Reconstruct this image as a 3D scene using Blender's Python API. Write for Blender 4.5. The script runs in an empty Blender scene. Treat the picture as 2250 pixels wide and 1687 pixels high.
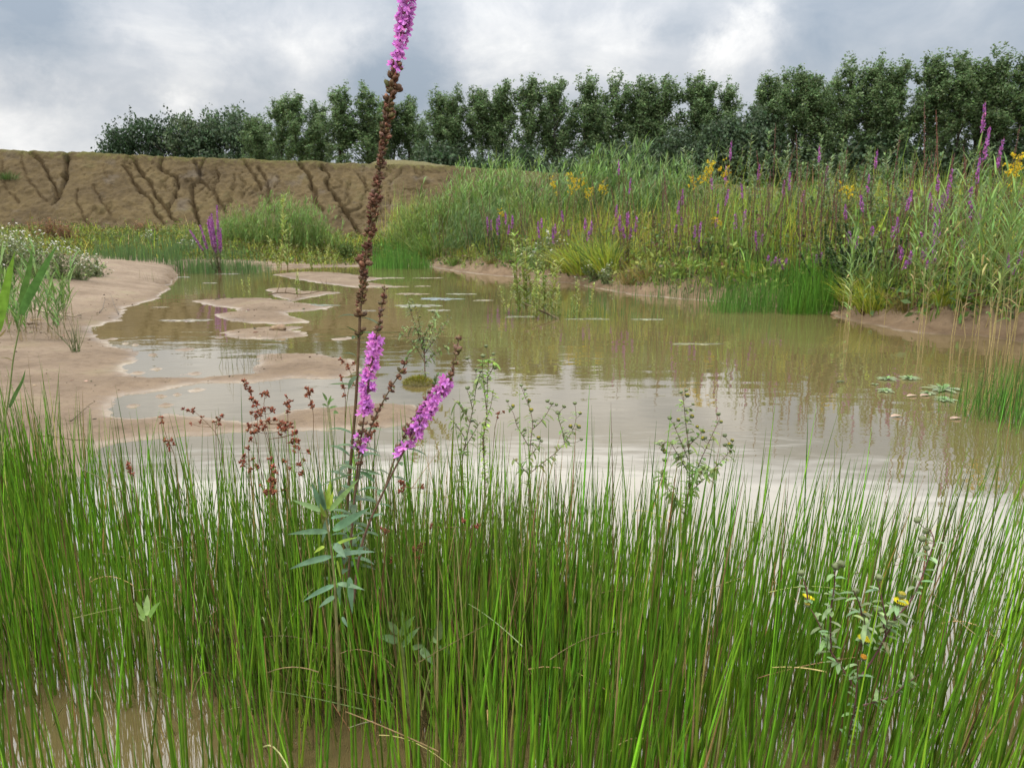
import bpy, math
import numpy as np
from mathutils import Vector, Matrix

# ------------------------------------------------------------------ camera, world, sun, exposure
scene = bpy.context.scene
C = scene.collection
CAM_H = 0.95
FPX = 1690.0
PITCH = math.radians(11.42)

cam_data = bpy.data.cameras.new("camera")
cam = bpy.data.objects.new("camera", cam_data)
C.objects.link(cam)
cam.location = (0, 0, CAM_H)
cam.rotation_euler = (math.radians(90) - PITCH, 0, 0)
cam_data.sensor_width = 36.0
cam_data.lens = 36.0 * FPX / 2250.0
cam_data.clip_start = 0.05
cam_data.clip_end = 3000
cam_data.dof.use_dof = True
cam_data.dof.focus_distance = 1.9
cam_data.dof.aperture_fstop = 13.0
scene.camera = cam

SUN_EL, SUN_AZ = math.radians(50), math.radians(-125)      # azimuth measured from +Y towards +X
world = bpy.data.worlds.new("World")
scene.world = world
world.use_nodes = True


class NT:
    """small helper round a node tree"""
    def __init__(self, tree):
        self.t = tree
        tree.nodes.clear()

    def n(self, kind, ins=None, **props):
        nd = self.t.nodes.new(kind)
        for k, v in props.items():
            setattr(nd, k, v)
        for k, v in (ins or {}).items():
            s = nd.inputs[k]
            if isinstance(v, tuple) and len(v) == 2 and hasattr(v[0], "outputs"):
                self.t.links.new(v[0].outputs[v[1]], s)
            elif hasattr(v, "outputs"):
                self.t.links.new(v.outputs[2 if v.bl_idname == "ShaderNodeMix" else 0], s)
            else:
                s.default_value = v
        return nd

    def math(self, op, a, b=0.0, c=None, clamp=False):
        ins = {0: a, 1: b}
        if c is not None:
            ins[2] = c
        return self.n("ShaderNodeMath", ins, operation=op, use_clamp=clamp)

    def ramp(self, fac, stops, interp="LINEAR"):
        nd = self.n("ShaderNodeValToRGB", {"Fac": fac})
        cr = nd.color_ramp
        cr.interpolation = interp
        while len(cr.elements) < len(stops):
            cr.elements.new(0.5)
        for e, (p, c) in zip(cr.elements, stops):
            e.position = p
            e.color = tuple(c) + (1.0,) if len(c) == 3 else c
        return nd

    def mix(self, fac, a, b, blend="MIX"):
        nd = self.n("ShaderNodeMix", data_type="RGBA", blend_type=blend)
        for idx, v in ((0, fac), (6, a), (7, b)):
            s = nd.inputs[idx]
            if hasattr(v, "outputs"):
                o = v.outputs[2] if v.bl_idname == "ShaderNodeMix" else v.outputs[0]
                self.t.links.new(o, s)
            elif isinstance(v, tuple) and hasattr(v[0], "outputs"):
                self.t.links.new(v[0].outputs[v[1]], s)
            else:
                s.default_value = v if idx == 0 else (tuple(v) + (1.0,) if len(v) == 3 else v)
        return nd


def k_of(py):
    """z rise per metre of depth along a pixel row of the photograph"""
    return -math.tan(math.atan((py - 843.5) / FPX) + PITCH)


def at_depth(px, py, Y):
    """the point at depth Y (metres along +Y) seen at a pixel"""
    k = k_of(py)
    zc = Y * math.cos(PITCH) - k * Y * math.sin(PITCH)
    return np.array([(px - 1125.0) / FPX * zc, Y, CAM_H + k * Y])


def on_z(px, py, z=0.0):
    k = k_of(py)
    return at_depth(px, py, (z - CAM_H) / k)


def build_world():
    w = NT(world.node_tree)
    tc = w.n("ShaderNodeTexCoord")
    nrm = w.n("ShaderNodeVectorMath", {0: (tc, "Generated")}, operation="NORMALIZE")
    sep = w.n("ShaderNodeSeparateXYZ", {0: nrm})
    zc = w.math("MAXIMUM", (sep, 2), 0.0)
    den = w.math("ADD", zc, 0.16)
    u = w.math("DIVIDE", (sep, 0), den)
    v = w.math("DIVIDE", (sep, 1), den)
    pl = w.n("ShaderNodeCombineXYZ", {0: u, 1: v, 2: 0.0})
    big = w.n("ShaderNodeTexNoise", {"Vector": pl, "Scale": 0.75, "Detail": 4.0, "Roughness": 0.5, "Distortion": 0.3})
    lumps = w.n("ShaderNodeMapping", {"Vector": nrm, "Scale": (1.0, 1.0, 1.9)})
    fine = w.n("ShaderNodeTexNoise", {"Vector": lumps, "Scale": 7.5, "Detail": 10.0, "Roughness": 0.60, "Distortion": 0.35})
    # warp the sight line a little so that the cloud banks have ragged borders
    wn = w.n("ShaderNodeTexNoise", {"Vector": nrm, "Scale": 8.0, "Detail": 9.0, "Roughness": 0.68})
    wv = w.n("ShaderNodeVectorMath", {0: (wn, "Color"), 1: (0.5, 0.5, 0.5)}, operation="SUBTRACT")
    ws = w.n("ShaderNodeVectorMath", {0: wv, "Scale": 0.13}, operation="SCALE")
    wd = w.n("ShaderNodeVectorMath", {0: nrm, 1: ws}, operation="ADD")
    wd = w.n("ShaderNodeVectorMath", {0: wd}, operation="NORMALIZE")
    # cloud banks (bright) and open blue-grey holes (dark): where they stand in the sky, angular size, strength
    banks = [
        (330, 70, 0.070, 0.42), (480, 95, 0.050, 0.34), (640, 90, 0.035, 0.22), (770, 85, 0.035, 0.26), (250, 20, 0.07, 0.22),
        (130, 300, 0.075, 0.48), (0, 280, 0.08, 0.40), (300, 270, 0.045, 0.30), (425, 230, 0.030, 0.52), (1060, 60, 0.06, 0.30), (1150, 110, 0.06, 0.22),
        (1280, 95, 0.05, 0.22), (1400, 50, 0.035, 0.26), (1575, 95, 0.028, 0.42), (1670, 55, 0.028, 0.42),
        (1640, 140, 0.05, 0.22), (650, 170, 0.05, 0.16), (1350, 150, 0.06, 0.18),
        (120, 150, 0.11, -0.36), (280, 190, 0.10, -0.28), (60, 60, 0.06, -0.22), (520, 150, 0.06, -0.10), (930, 140, 0.07, -0.40), (850, 180, 0.05, -0.26),
        (1450, 60, 0.03, -0.18), (1530, 70, 0.03, -0.25), (1900, 90, 0.16, -0.20), (2150, 60, 0.14, -0.12), (560, 20, 0.06, -0.10), (1830, 30, 0.06, -0.12),
    ]
    tot = None
    for (px, py, size, amp) in banks:
        d = at_depth(px, py, 10.0) - np.array([0, 0, CAM_H])
        d /= np.linalg.norm(d)
        dot = w.n("ShaderNodeVectorMath", {0: wd, 1: tuple(d)}, operation="DOT_PRODUCT")
        e = w.math("SUBTRACT", (dot, 1), 1.0)
        e = w.math("MULTIPLY", e, 2.0 / size ** 2)
        amp *= 0.85
        e = w.math("EXPONENT", e)
        tot = w.math("MULTIPLY_ADD", e, amp, tot if tot is not None else 0.0)
    n1 = w.math("MULTIPLY_ADD", (big, 0), 0.40, -0.20)
    n2 = w.math("MULTIPLY_ADD", (fine, 0), 1.0, -0.5)
    t = w.math("ADD", n1, n2)
    t = w.math("ADD", t, tot)
    t = w.math("ADD", t, 0.42, clamp=True)
    col = w.ramp(t, [(0.0, (0.335, 0.385, 0.445)), (0.28, (0.44, 0.478, 0.525)), (0.5, (0.54, 0.565, 0.60)), (0.72, (0.68, 0.69, 0.70)), (1.0, (0.93, 0.92, 0.90))])
    # overcast, brighter overhead; steep lift added above view to light plants and whiten reflections
    up = w.math("SUBTRACT", (sep, 2), 0.262)
    up = w.math("MAXIMUM", up, 0.0)
    lift = w.math("MULTIPLY", up, 42.0)
    lift = w.math("MINIMUM", lift, 2.0)
    soft = w.math("SUBTRACT", (sep, 2), 0.15)
    soft = w.math("MAXIMUM", soft, 0.0)
    soft = w.math("MULTIPLY_ADD", soft, 2.4, 1.0)
    gain = w.math("ADD", lift, soft)
    high = w.math("MULTIPLY", lift, 0.26, clamp=True)
    col = w.mix(high, col, (0.73, 0.72, 0.695))
    bg1 = w.n("ShaderNodeBackground", {"Color": col, "Strength": gain})
    sky = w.n("ShaderNodeTexSky", sky_type="NISHITA", sun_disc=False, sun_elevation=SUN_EL, sun_rotation=SUN_AZ, altitude=20.0, dust_density=2.0)
    bg2 = w.n("ShaderNodeBackground", {"Color": sky, "Strength": 0.09})
    cover = w.ramp(t, [(0.0, (0.78, 0.78, 0.78)), (0.45, (0.93, 0.93, 0.93)), (1.0, (1, 1, 1))])
    mx = w.n("ShaderNodeMixShader", {0: cover, 1: bg2, 2: bg1})
    w.n("ShaderNodeOutputWorld", {"Surface": mx})


build_world()
world.cycles.sampling_method = "MANUAL"
world.cycles.sample_map_resolution = 1024

sun_data = bpy.data.lights.new("sun", "SUN")
sun = bpy.data.objects.new("sun", sun_data)
C.objects.link(sun)
sun_data.energy = 1.5
sun_data.angle = math.radians(12)
sun_data.color = (1.0, 0.94, 0.84)
sd_ = Vector((math.sin(SUN_AZ) * math.cos(SUN_EL), math.cos(SUN_AZ) * math.cos(SUN_EL), math.sin(SUN_EL)))
sun.rotation_euler = sd_.to_track_quat("Z", "Y").to_euler()

vs = scene.view_settings
vs.view_transform = "Standard"
vs.look = "None"
vs.exposure = 0.22
vs.gamma = 1.0
scene.render.engine = "CYCLES"
cy = scene.cycles
cy.max_bounces = 8
cy.diffuse_bounces = 3
cy.glossy_bounces = 3
cy.transmission_bounces = 5
cy.transparent_max_bounces = 12
cy.caustics_reflective = False
cy.caustics_refractive = False
cy.use_denoising = True
cy.denoiser = "OPENIMAGEDENOISE"
cy.denoising_input_passes = "RGB_ALBEDO_NORMAL"
cy.denoising_prefilter = "ACCURATE"
cy.sample_clamp_indirect = 6.0

# ------------------------------------------------------------------ mesh building helpers
rng = np.random.default_rng(7)


def unit(v):
    v = np.asarray(v, float)
    return v / np.maximum(np.linalg.norm(v, axis=-1, keepdims=True), 1e-9)


class MB:
    """collects quads, triangles and vertex tints; build() links ONE mesh object"""
    def __init__(self):
        self.V, self.Q, self.T, self.K, self.n = [], [], [], [], 0

    def add(self, V, Q=None, T=None, col=(0.5, 0.5, 0.5)):
        V = np.asarray(V, float).reshape(-1, 3)
        col = np.broadcast_to(np.asarray(col, float), (len(V), 3)) if np.ndim(col) == 1 else np.asarray(col, float).reshape(-1, 3)
        self.V.append(V)
        self.K.append(col)
        if Q is not None and len(Q):
            self.Q.append(np.asarray(Q, np.int64).reshape(-1, 4) + self.n)
        if T is not None and len(T):
            self.T.append(np.asarray(T, np.int64).reshape(-1, 3) + self.n)
        self.n += len(V)
        return self

    def arrays(self):
        V = np.concatenate(self.V)
        K = np.concatenate(self.K)
        Q = np.concatenate(self.Q) if self.Q else np.zeros((0, 4), np.int64)
        T = np.concatenate(self.T) if self.T else np.zeros((0, 3), np.int64)
        return V, K, Q, T

    def mesh(self, name, mat, origin=(0, 0, 0), smooth=True):
        V, K, Q, T = self.arrays()
        V = V - np.asarray(origin, float)
        me = bpy.data.meshes.new(name)
        nl = len(Q) * 4 + len(T) * 3
        me.vertices.add(len(V))
        me.vertices.foreach_set("co", V.astype(np.float32).ravel())
        me.loops.add(nl)
        me.loops.foreach_set("vertex_index", np.concatenate([Q.ravel(), T.ravel()]).astype(np.int32))
        me.polygons.add(len(Q) + len(T))
        st = np.concatenate([np.arange(len(Q)) * 4, len(Q) * 4 + np.arange(len(T)) * 3]).astype(np.int32)
        me.polygons.foreach_set("loop_start", st)
        me.update(calc_edges=True)
        if smooth:
            me.polygons.foreach_set("use_smooth", np.ones(len(me.polygons), bool))
        at = me.attributes.new("tint", "FLOAT_COLOR", "POINT")
        at.data.foreach_set("color", np.concatenate([K, np.ones((len(K), 1))], 1).astype(np.float32).ravel())
        me.materials.append(mat)
        me.update()
        return me

    def build(self, name, mat, parent=None, smooth=True):
        o = bpy.data.objects.new(name, self.mesh(name, mat, parent_origin(parent), smooth))
        C.objects.link(o)
        if parent is not None:
            o.parent = parent
        return o


def parent_origin(p):
    o = np.zeros(3)
    while p is not None:
        o += np.array(p.location)
        p = p.parent
    return o


def tag(o, label=None, cat=None, group=None, kind=None):
    if label:
        o["label"] = label
    if cat:
        o["category"] = cat
    if group:
        o["group"] = group
    if kind:
        o["kind"] = kind
    return o


def thing(name, label, cat, loc=(0, 0, 0), group=None):
    o = bpy.data.objects.new(name, None)
    o.empty_display_size = 0.1
    C.objects.link(o)
    o.location = tuple(float(c) for c in loc)
    return tag(o, label, cat, group)


def copy_thing(root, loc, rz=0.0, s=1.0, label=None, group=None, lean=(0.0, 0.0)):
    """a copy of a thing with copies of its parts and their sub-parts (mesh data shared)"""
    r = root.copy()
    C.objects.link(r)
    r.location = tuple(float(c) for c in loc)
    r.rotation_euler = (lean[0], lean[1], rz)
    r.scale = (s, s, s) if np.isscalar(s) else tuple(s)
    if label:
        r["label"] = label
    if group:
        r["group"] = group
    for ch in list(root.children):
        c = ch.copy()
        C.objects.link(c)
        c.parent = r
        for g in list(ch.children):
            d = g.copy()
            C.objects.link(d)
            d.parent = c
    return r


def place_thing(root, loc, rz=0.0, s=1.0, label=None, group=None, lean=(0.0, 0.0)):
    root.location = tuple(float(c) for c in loc)
    root.rotation_euler = (lean[0], lean[1], rz)
    root.scale = (s, s, s) if np.isscalar(s) else tuple(s)
    if label:
        root["label"] = label
    if group:
        root["group"] = group
    return root


class Kinds:
    """prototypes of one kind: the first use of each moves the prototype itself, later uses copy it"""
    def __init__(self, protos):
        self.p, self.used = protos, [False] * len(protos)

    def put(self, i, loc, **kw):
        i %= len(self.p)
        if not self.used[i]:
            self.used[i] = True
            return place_thing(self.p[i], loc, **kw)
        return copy_thing(self.p[i], loc, **kw)


def _cols(col, N, S, M):
    col = np.asarray(col, float)
    if col.ndim == 1:
        col = np.broadcast_to(col, (N, S, 3))
    elif col.ndim == 2:
        col = np.broadcast_to(col[:, None, :], (N, S, 3))
    return np.broadcast_to(col[:, :, None, :], (N, S, M, 3)).reshape(-1, 3)


def tubes(mb, P, R, col, k=4):
    """many tapered tubes at once: P (N,S,3) centre lines, R (N,S) radii"""
    P = np.asarray(P, float)
    if P.ndim == 2:
        P = P[None]
    N, S, _ = P.shape
    R = np.broadcast_to(np.asarray(R, float), (N, S))
    T = unit(np.gradient(P, axis=1))
    ref = np.where(np.abs(T[..., :1]) < 0.8, np.array([1.0, 0, 0]), np.array([0, 1.0, 0]))
    U = unit(np.cross(T, ref))
    W = np.cross(T, U)
    a = np.arange(k) * 2 * np.pi / k
    ca, sa = np.cos(a)[None, None, :, None], np.sin(a)[None, None, :, None]
    V = P[:, :, None, :] + R[:, :, None, None] * (U[:, :, None, :] * ca + W[:, :, None, :] * sa)
    base = (np.arange(N) * S * k)[:, None, None]
    s = (np.arange(S - 1) * k)[None, :, None]
    j = np.arange(k)[None, None, :]
    j2 = (j + 1) % k
    Q = np.stack([base + s + j, base + s + j2, base + s + k + j2, base + s + k + j], -1)
    mb.add(V, Q=Q, col=_cols(col, N, S, k))


def ribbons(mb, P, Wd, side, col, fold=0.0):
    """many leaf blades at once: P (N,S,3) midribs, Wd (N,S) half widths, side (N,3) or (N,S,3)"""
    P = np.asarray(P, float)
    N, S, _ = P.shape
    Wd = np.broadcast_to(np.asarray(Wd, float), (N, S))
    side = np.asarray(side, float)
    if side.ndim == 2:
        side = np.broadcast_to(side[:, None, :], (N, S, 3))
    T = unit(np.gradient(P, axis=1))
    side = unit(side - T * np.sum(side * T, -1, keepdims=True))
    if fold:
        nrm = np.cross(side, T)
        up = nrm * (fold * Wd)[..., None]
        V = np.stack([P - side * Wd[..., None] + up, P, P + side * Wd[..., None] + up], 2)
        M = 3
    else:
        V = np.stack([P - side * Wd[..., None], P + side * Wd[..., None]], 2)
        M = 2
    base = (np.arange(N) * S * M)[:, None, None]
    s = (np.arange(S - 1) * M)[None, :, None]
    j = np.arange(M - 1)[None, None, :]
    Q = np.stack([base + s + j, base + s + j + 1, base + s + M + j + 1, base + s + M + j], -1)
    mb.add(V, Q=Q, col=_cols(col, N, S, M))


def arcs(base, d, L, droop, S, t0=0.0):
    """(N,S,3) centre lines leaving base along d and bending down by droop*L"""
    base, d = np.asarray(base, float), unit(d)
    N = len(base)
    L = np.broadcast_to(np.asarray(L, float), (N,))
    droop = np.broadcast_to(np.asarray(droop, float), (N,))
    s = np.linspace(t0, 1, S)
    P = base[:, None, :] + d[:, None, :] * (L[:, None] * s)[..., None]
    P[..., 2] -= (droop * L)[:, None] * s ** 2
    return P


def horiz(ang):
    ang = np.asarray(ang, float)
    return np.stack([np.cos(ang), np.sin(ang), np.zeros_like(ang)], -1)


def leaves(mb, base, d, L, W, col, droop=0.25, S=5, fold=0.25, prof=None):
    base, d = np.asarray(base, float), unit(d)
    N = len(base)
    P = arcs(base, d, L, droop, S)
    sv = np.cross(d, np.array([0, 0, 1.0]))
    bad = np.linalg.norm(sv, axis=1) < 1e-3
    sv[bad] = [1, 0, 0]
    if prof is None:
        s = np.linspace(0, 1, S)
        prof = np.sin(np.pi * np.clip(s * 0.93 + 0.05, 0, 1)) ** 0.8
        prof[-1] = 0.02
    Wd = np.broadcast_to(np.asarray(W, float), (N,))[:, None] * np.asarray(prof)[None, :]
    ribbons(mb, P, Wd, sv, col, fold)


_t = (1 + 5 ** 0.5) / 2
ICO_V = unit(np.array([(-1, _t, 0), (1, _t, 0), (-1, -_t, 0), (1, -_t, 0), (0, -1, _t), (0, 1, _t), (0, -1, -_t), (0, 1, -_t), (_t, 0, -1), (_t, 0, 1), (-_t, 0, -1), (-_t, 0, 1)]))
ICO_T = np.array([(0, 11, 5), (0, 5, 1), (0, 1, 7), (0, 7, 10), (0, 10, 11), (1, 5, 9), (5, 11, 4), (11, 10, 2), (10, 7, 6), (7, 1, 8), (3, 9, 4), (3, 4, 2), (3, 2, 6), (3, 6, 8), (3, 8, 9), (4, 9, 5), (2, 4, 11), (6, 2, 10), (8, 6, 7), (9, 8, 1)])


def _subdiv(V, T):
    V = list(map(tuple, V))
    cache, out = {}, []
    def mid(a, b):
        key = (min(a, b), max(a, b))
        if key not in cache:
            V.append(tuple(unit((np.array(V[a]) + np.array(V[b])) / 2)))
            cache[key] = len(V) - 1
        return cache[key]
    for a, b, c in T:
        ab, bc, ca = mid(a, b), mid(b, c), mid(c, a)
        out += [(a, ab, ca), (b, bc, ab), (c, ca, bc), (ab, bc, ca)]
    return np.array(V), np.array(out)


ICO2_V, ICO2_T = _subdiv(ICO_V, ICO_T)


def frames(d):
    """orthonormal frames whose third axis is d: (N,3,3) columns x,y,d"""
    d = unit(d)
    ref = np.where(np.abs(d[:, 2:3]) < 0.9, np.array([0, 0, 1.0]), np.array([1.0, 0, 0]))
    x = unit(np.cross(ref, d))
    y = np.cross(d, x)
    return np.stack([x, y, d], -1)


def blobs(mb, pos, d, sx, sz, col, fine=False):
    """many ellipsoids: long axis d, half sizes sx across and sz along"""
    V0, T0 = (ICO2_V, ICO2_T) if fine else (ICO_V, ICO_T)
    pos = np.asarray(pos, float)
    N = len(pos)
    F = frames(np.broadcast_to(np.asarray(d, float), (N, 3)))
    sx = np.broadcast_to(np.asarray(sx, float), (N,))
    sz = np.broadcast_to(np.asarray(sz, float), (N,))
    L = V0[None] * np.stack([sx, sx, sz], -1)[:, None, :]
    V = pos[:, None, :] + np.einsum("nij,nvj->nvi", F, L)
    T = T0[None] + (np.arange(N) * len(V0))[:, None, None]
    mb.add(V, T=T, col=_cols(col, N, 1, len(V0)) if np.ndim(col) > 1 else col)


def cards(mb, pos, size, col, elong=1.6, upbias=0.0, r=None):
    """many small bent leaf-clump faces turned every way"""
    r = r or rng
    N = len(pos)
    d = r.normal(size=(N, 3))
    d[:, 2] += upbias
    d = unit(d)
    F = frames(d)
    x, y = F[:, :, 0], F[:, :, 1]
    a = r.uniform(0, 2 * np.pi, N)[:, None]
    x, y = x * np.cos(a) + y * np.sin(a), -x * np.sin(a) + y * np.cos(a)
    size = np.broadcast_to(np.asarray(size, float), (N,))[:, None]
    V = np.stack([pos - x * size * elong * 0.5, pos + y * size * 0.5 + d * size * 0.12, pos + x * size * elong * 0.5, pos - y * size * 0.5 + d * size * 0.12], 1)
    Q = np.arange(N * 4).reshape(N, 4)
    mb.add(V, Q=Q, col=_cols(col, N, 1, 4) if np.ndim(col) > 1 else col)


def vary(col, N, amp=0.25, hue=0.12, r=None):
    r = r or rng
    c = np.broadcast_to(np.asarray(col, float), (N, 3)) if np.ndim(col) == 1 else np.asarray(col, float)
    f = np.exp(r.normal(0, amp, (N, 1)))
    h = np.exp(r.normal(0, hue, (N, 3)))
    return np.clip(c * f * h, 0.004, 0.85)


def pick(cols, w, N, r=None):
    r = r or rng
    w = np.asarray(w, float)
    return np.asarray(cols, float)[r.choice(len(cols), N, p=w / w.sum())]


# lattice noise
def _hash(ix, iy, seed):
    h = (ix.astype(np.int64) * 374761393 + iy.astype(np.int64) * 668265263 + seed * 2147483647) & 0xFFFFFFFF
    h = ((h ^ (h >> 13)) * 1274126177) & 0xFFFFFFFF
    return ((h ^ (h >> 16)) & 0xFFFF) / 65535.0


def vnoise(x, y, seed=0):
    ix, iy = np.floor(x), np.floor(y)
    fx, fy = x - ix, y - iy
    fx, fy = fx * fx * (3 - 2 * fx), fy * fy * (3 - 2 * fy)
    a, b = _hash(ix, iy, seed), _hash(ix + 1, iy, seed)
    c, d = _hash(ix, iy + 1, seed), _hash(ix + 1, iy + 1, seed)
    return (a * (1 - fx) + b * fx) * (1 - fy) + (c * (1 - fx) + d * fx) * fy


def fbm(x, y, seed=0, octv=4):
    v, a, s = 0.0, 0.5, 0.0
    for i in range(octv):
        v = v + a * vnoise(x * 2 ** i + 17.3 * i, y * 2 ** i - 9.1 * i, seed + i)
        s += a
        a *= 0.5
    return v / s - 0.5


def sstep(x, a, b):
    t = np.clip((x - a) / (b - a), 0, 1)
    return t * t * (3 - 2 * t)


# ------------------------------------------------------------------ materials
def material(name):
    m = bpy.data.materials.new(name)
    m.use_nodes = True
    return m, NT(m.node_tree)


def plant_material(name, rough=0.55, transl=0.3, spec=0.2, nscale=60.0, namp=0.35, sat=1.0):
    """the tint attribute varied by noise; thin tissue lets some light through"""
    m, t = material(name)
    at = t.n("ShaderNodeAttribute", attribute_name="tint")
    tc = t.n("ShaderNodeTexCoord")
    nz = t.n("ShaderNodeTexNoise", {"Vector": (tc, "Object"), "Scale": nscale, "Detail": 3.0})
    f = t.n("ShaderNodeMapRange", {"Value": (nz, 0), "From Min": 0.25, "From Max": 0.75, "To Min": 1 - namp, "To Max": 1 + namp})
    mul = t.n("ShaderNodeVectorMath", {0: (at, "Color"), "Scale": f}, operation="SCALE")
    p = t.n("ShaderNodeBsdfPrincipled", {"Base Color": mul, "Roughness": rough, "Specular IOR Level": spec})
    sh = p
    if transl:
        tr = t.n("ShaderNodeBsdfTranslucent", {"Color": mul})
        sh = t.n("ShaderNodeMixShader", {0: transl, 1: p, 2: tr})
    t.n("ShaderNodeOutputMaterial", {"Surface": sh})
    return m


M_LEAF = plant_material("leaf_tissue", 0.5, 0.35)
M_STEM = plant_material("plant_stem", 0.55, 0.12, 0.3, 90)
M_RUSH = plant_material("rush_stem", 0.55, 0.14, 0.2, 45, 0.25)
M_PETAL = plant_material("petal", 0.6, 0.42, 0.2, 300, 0.2)
M_SEED = plant_material("seed_husk", 0.75, 0.0, 0.2, 250, 0.4)
M_TREELEAF = plant_material("tree_foliage", 0.5, 0.38, 0.3, 0.8, 0.35)
M_BARK = plant_material("bark", 0.85, 0.0, 0.2, 8, 0.4)
M_WOOD = plant_material("dead_wood", 0.8, 0.0, 0.2, 60, 0.4)
# ------------------------------------------------------------------ terrain, water, eroded slope
def poly_px(pts, z=0.0):
    return np.array([on_z(px, py, z)[:2] for px, py in pts])


SHORE_FAR = [(387, 597), (430, 592), (480, 590), (587, 587), (700, 586), (818, 585), (936, 585), (987, 594), (1040, 601), (1089, 606), (1133, 609), (1190, 618),
             (1252, 622), (1320, 635), (1394, 648), (1455, 653), (1500, 658), (1602, 665), (1690, 674), (1771, 682), (1822, 689), (1839, 697), (1907, 713), (1975, 727), (2042, 734), (2144, 738), (2250, 752)]
SHORE_LEFT = [(100, 1170), (150, 1085), (170, 1055), (237, 980), (339, 963), (450, 955), (560, 948), (700, 945), (850, 940), (920, 926), (945, 907), (913, 891), (852, 886), (800, 889), (750, 894), (700, 896),
              (644, 902), (600, 918), (543, 931), (509, 923), (450, 916), (390, 913), (305, 919), (244, 913), (234, 899), (251, 879), (281, 868), (339, 862), (407, 848), (441, 841), (500, 840), (560, 841), (576, 838),
              (644, 831), (700, 833), (746, 831), (790, 812), (770, 792), (750, 787), (700, 780), (644, 777), (600, 778), (576, 780), (560, 794), (556, 821), (492, 826), (441, 832), (390, 828), (339, 830), (288, 826), (268, 809), (298, 794),
              (309, 777), (281, 767), (244, 760), (217, 743), (190, 723), (248, 706), (271, 692), (268, 679), (298, 668), (339, 658), (356, 638), (371, 621)]
ISLANDS = [
    [(424, 662), (500, 656), (590, 656), (640, 662), (700, 672), (740, 674), (700, 680), (640, 684), (628, 690), (660, 699), (684, 706), (676, 710), (600, 712), (540, 708), (480, 700), (466, 692), (520, 686), (530, 682), (470, 672)],
    [(484, 731), (529, 724), (593, 719), (671, 718), (644, 726), (688, 738), (644, 741), (576, 745), (525, 743)],
    [(586, 635), (644, 633), (678, 641), (739, 643), (700, 650), (644, 662), (603, 651)],
    [(604, 604), (660, 598), (750, 600), (800, 607), (838, 612), (800, 620), (870, 629), (780, 631), (700, 622), (640, 612)],
]
MOUNDS = [(751, 745, 28), (276, 755, 10), (298, 758, 12), (407, 768, 26), (334, 780, 14), (343, 811, 18), (305, 820, 20), (430, 821, 26), (298, 863, 12), (353, 871, 18), (390, 867, 14), (292, 892, 22), (369, 890, 24),
          (434, 857, 22), (373, 913, 24), (247, 745, 14), (612, 733, 20), (480, 741, 15), (1840, 689, 18)]

WATER_POLY = np.concatenate([poly_px(SHORE_FAR), np.array([(9.0, 6.0), (10.0, 0.0), (8.0, -5.0), (-2.6, -5.0), (-2.2, 0.0), (-1.25, 1.45)]), poly_px(SHORE_LEFT)])
ISLAND_POLY = [poly_px(p) for p in ISLANDS]
MOUND_W = []
for px, py, hw in MOUNDS:
    c = on_z(px, py)
    MOUND_W.append((c[0], c[1], hw / FPX * c[1]))
MOUND_W = np.array(MOUND_W)


def inside(poly, x, y):
    r = np.zeros(x.shape, bool)
    a, b = poly, np.roll(poly, -1, 0)
    for (x0, y0), (x1, y1) in zip(a, b):
        if y0 == y1:
            continue
        c = ((y0 > y) != (y1 > y)) & (x < (x1 - x0) * (y - y0) / (y1 - y0) + x0)
        r ^= c
    return r


def edge_dist(poly, x, y):
    d2 = np.full(x.shape, 1e12)
    for (x0, y0), (x1, y1) in zip(poly, np.roll(poly, -1, 0)):
        dx, dy = x1 - x0, y1 - y0
        L2 = dx * dx + dy * dy + 1e-12
        t = np.clip(((x - x0) * dx + (y - y0) * dy) / L2, 0, 1)
        d2 = np.minimum(d2, (x - x0 - t * dx) ** 2 + (y - y0 - t * dy) ** 2)
    return np.sqrt(d2)


def shore(x, y):
    """signed distance to the waterline, positive on land"""
    x, y = np.asarray(x, float), np.asarray(y, float)
    w = inside(WATER_POLY, x, y)
    d = edge_dist(WATER_POLY, x, y)
    for p in ISLAND_POLY:
        w &= ~inside(p, x, y)
        d = np.minimum(d, edge_dist(p, x, y))
    s = np.where(w, -d, d)
    j = 0.07 * fbm(x * 2.2, y * 2.2, 5, 4) + 0.10 * fbm(x * 6, y * 6, 9, 3) + 0.07 * fbm(x * 17, y * 17, 19, 2)
    return s + j * np.clip(y / 6, 0.45, 1.6)


XL_Y = [-5, 6, 8, 12, 16, 20, 23, 30, 60]
XL_X = [30, 2.6, 2.0, 0.4, -0.8, -2.1, -2.9, -5.2, -12]


def bank_mask(x, y):
    """1 on the overgrown bank to the right of the pond"""
    xl = np.interp(y, XL_Y, XL_X)
    return sstep(x - xl, -0.6, 0.6)


def berm_foot(x):
    return 27.6 + 0.12 * np.clip(x + 18, -30, 40)


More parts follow.
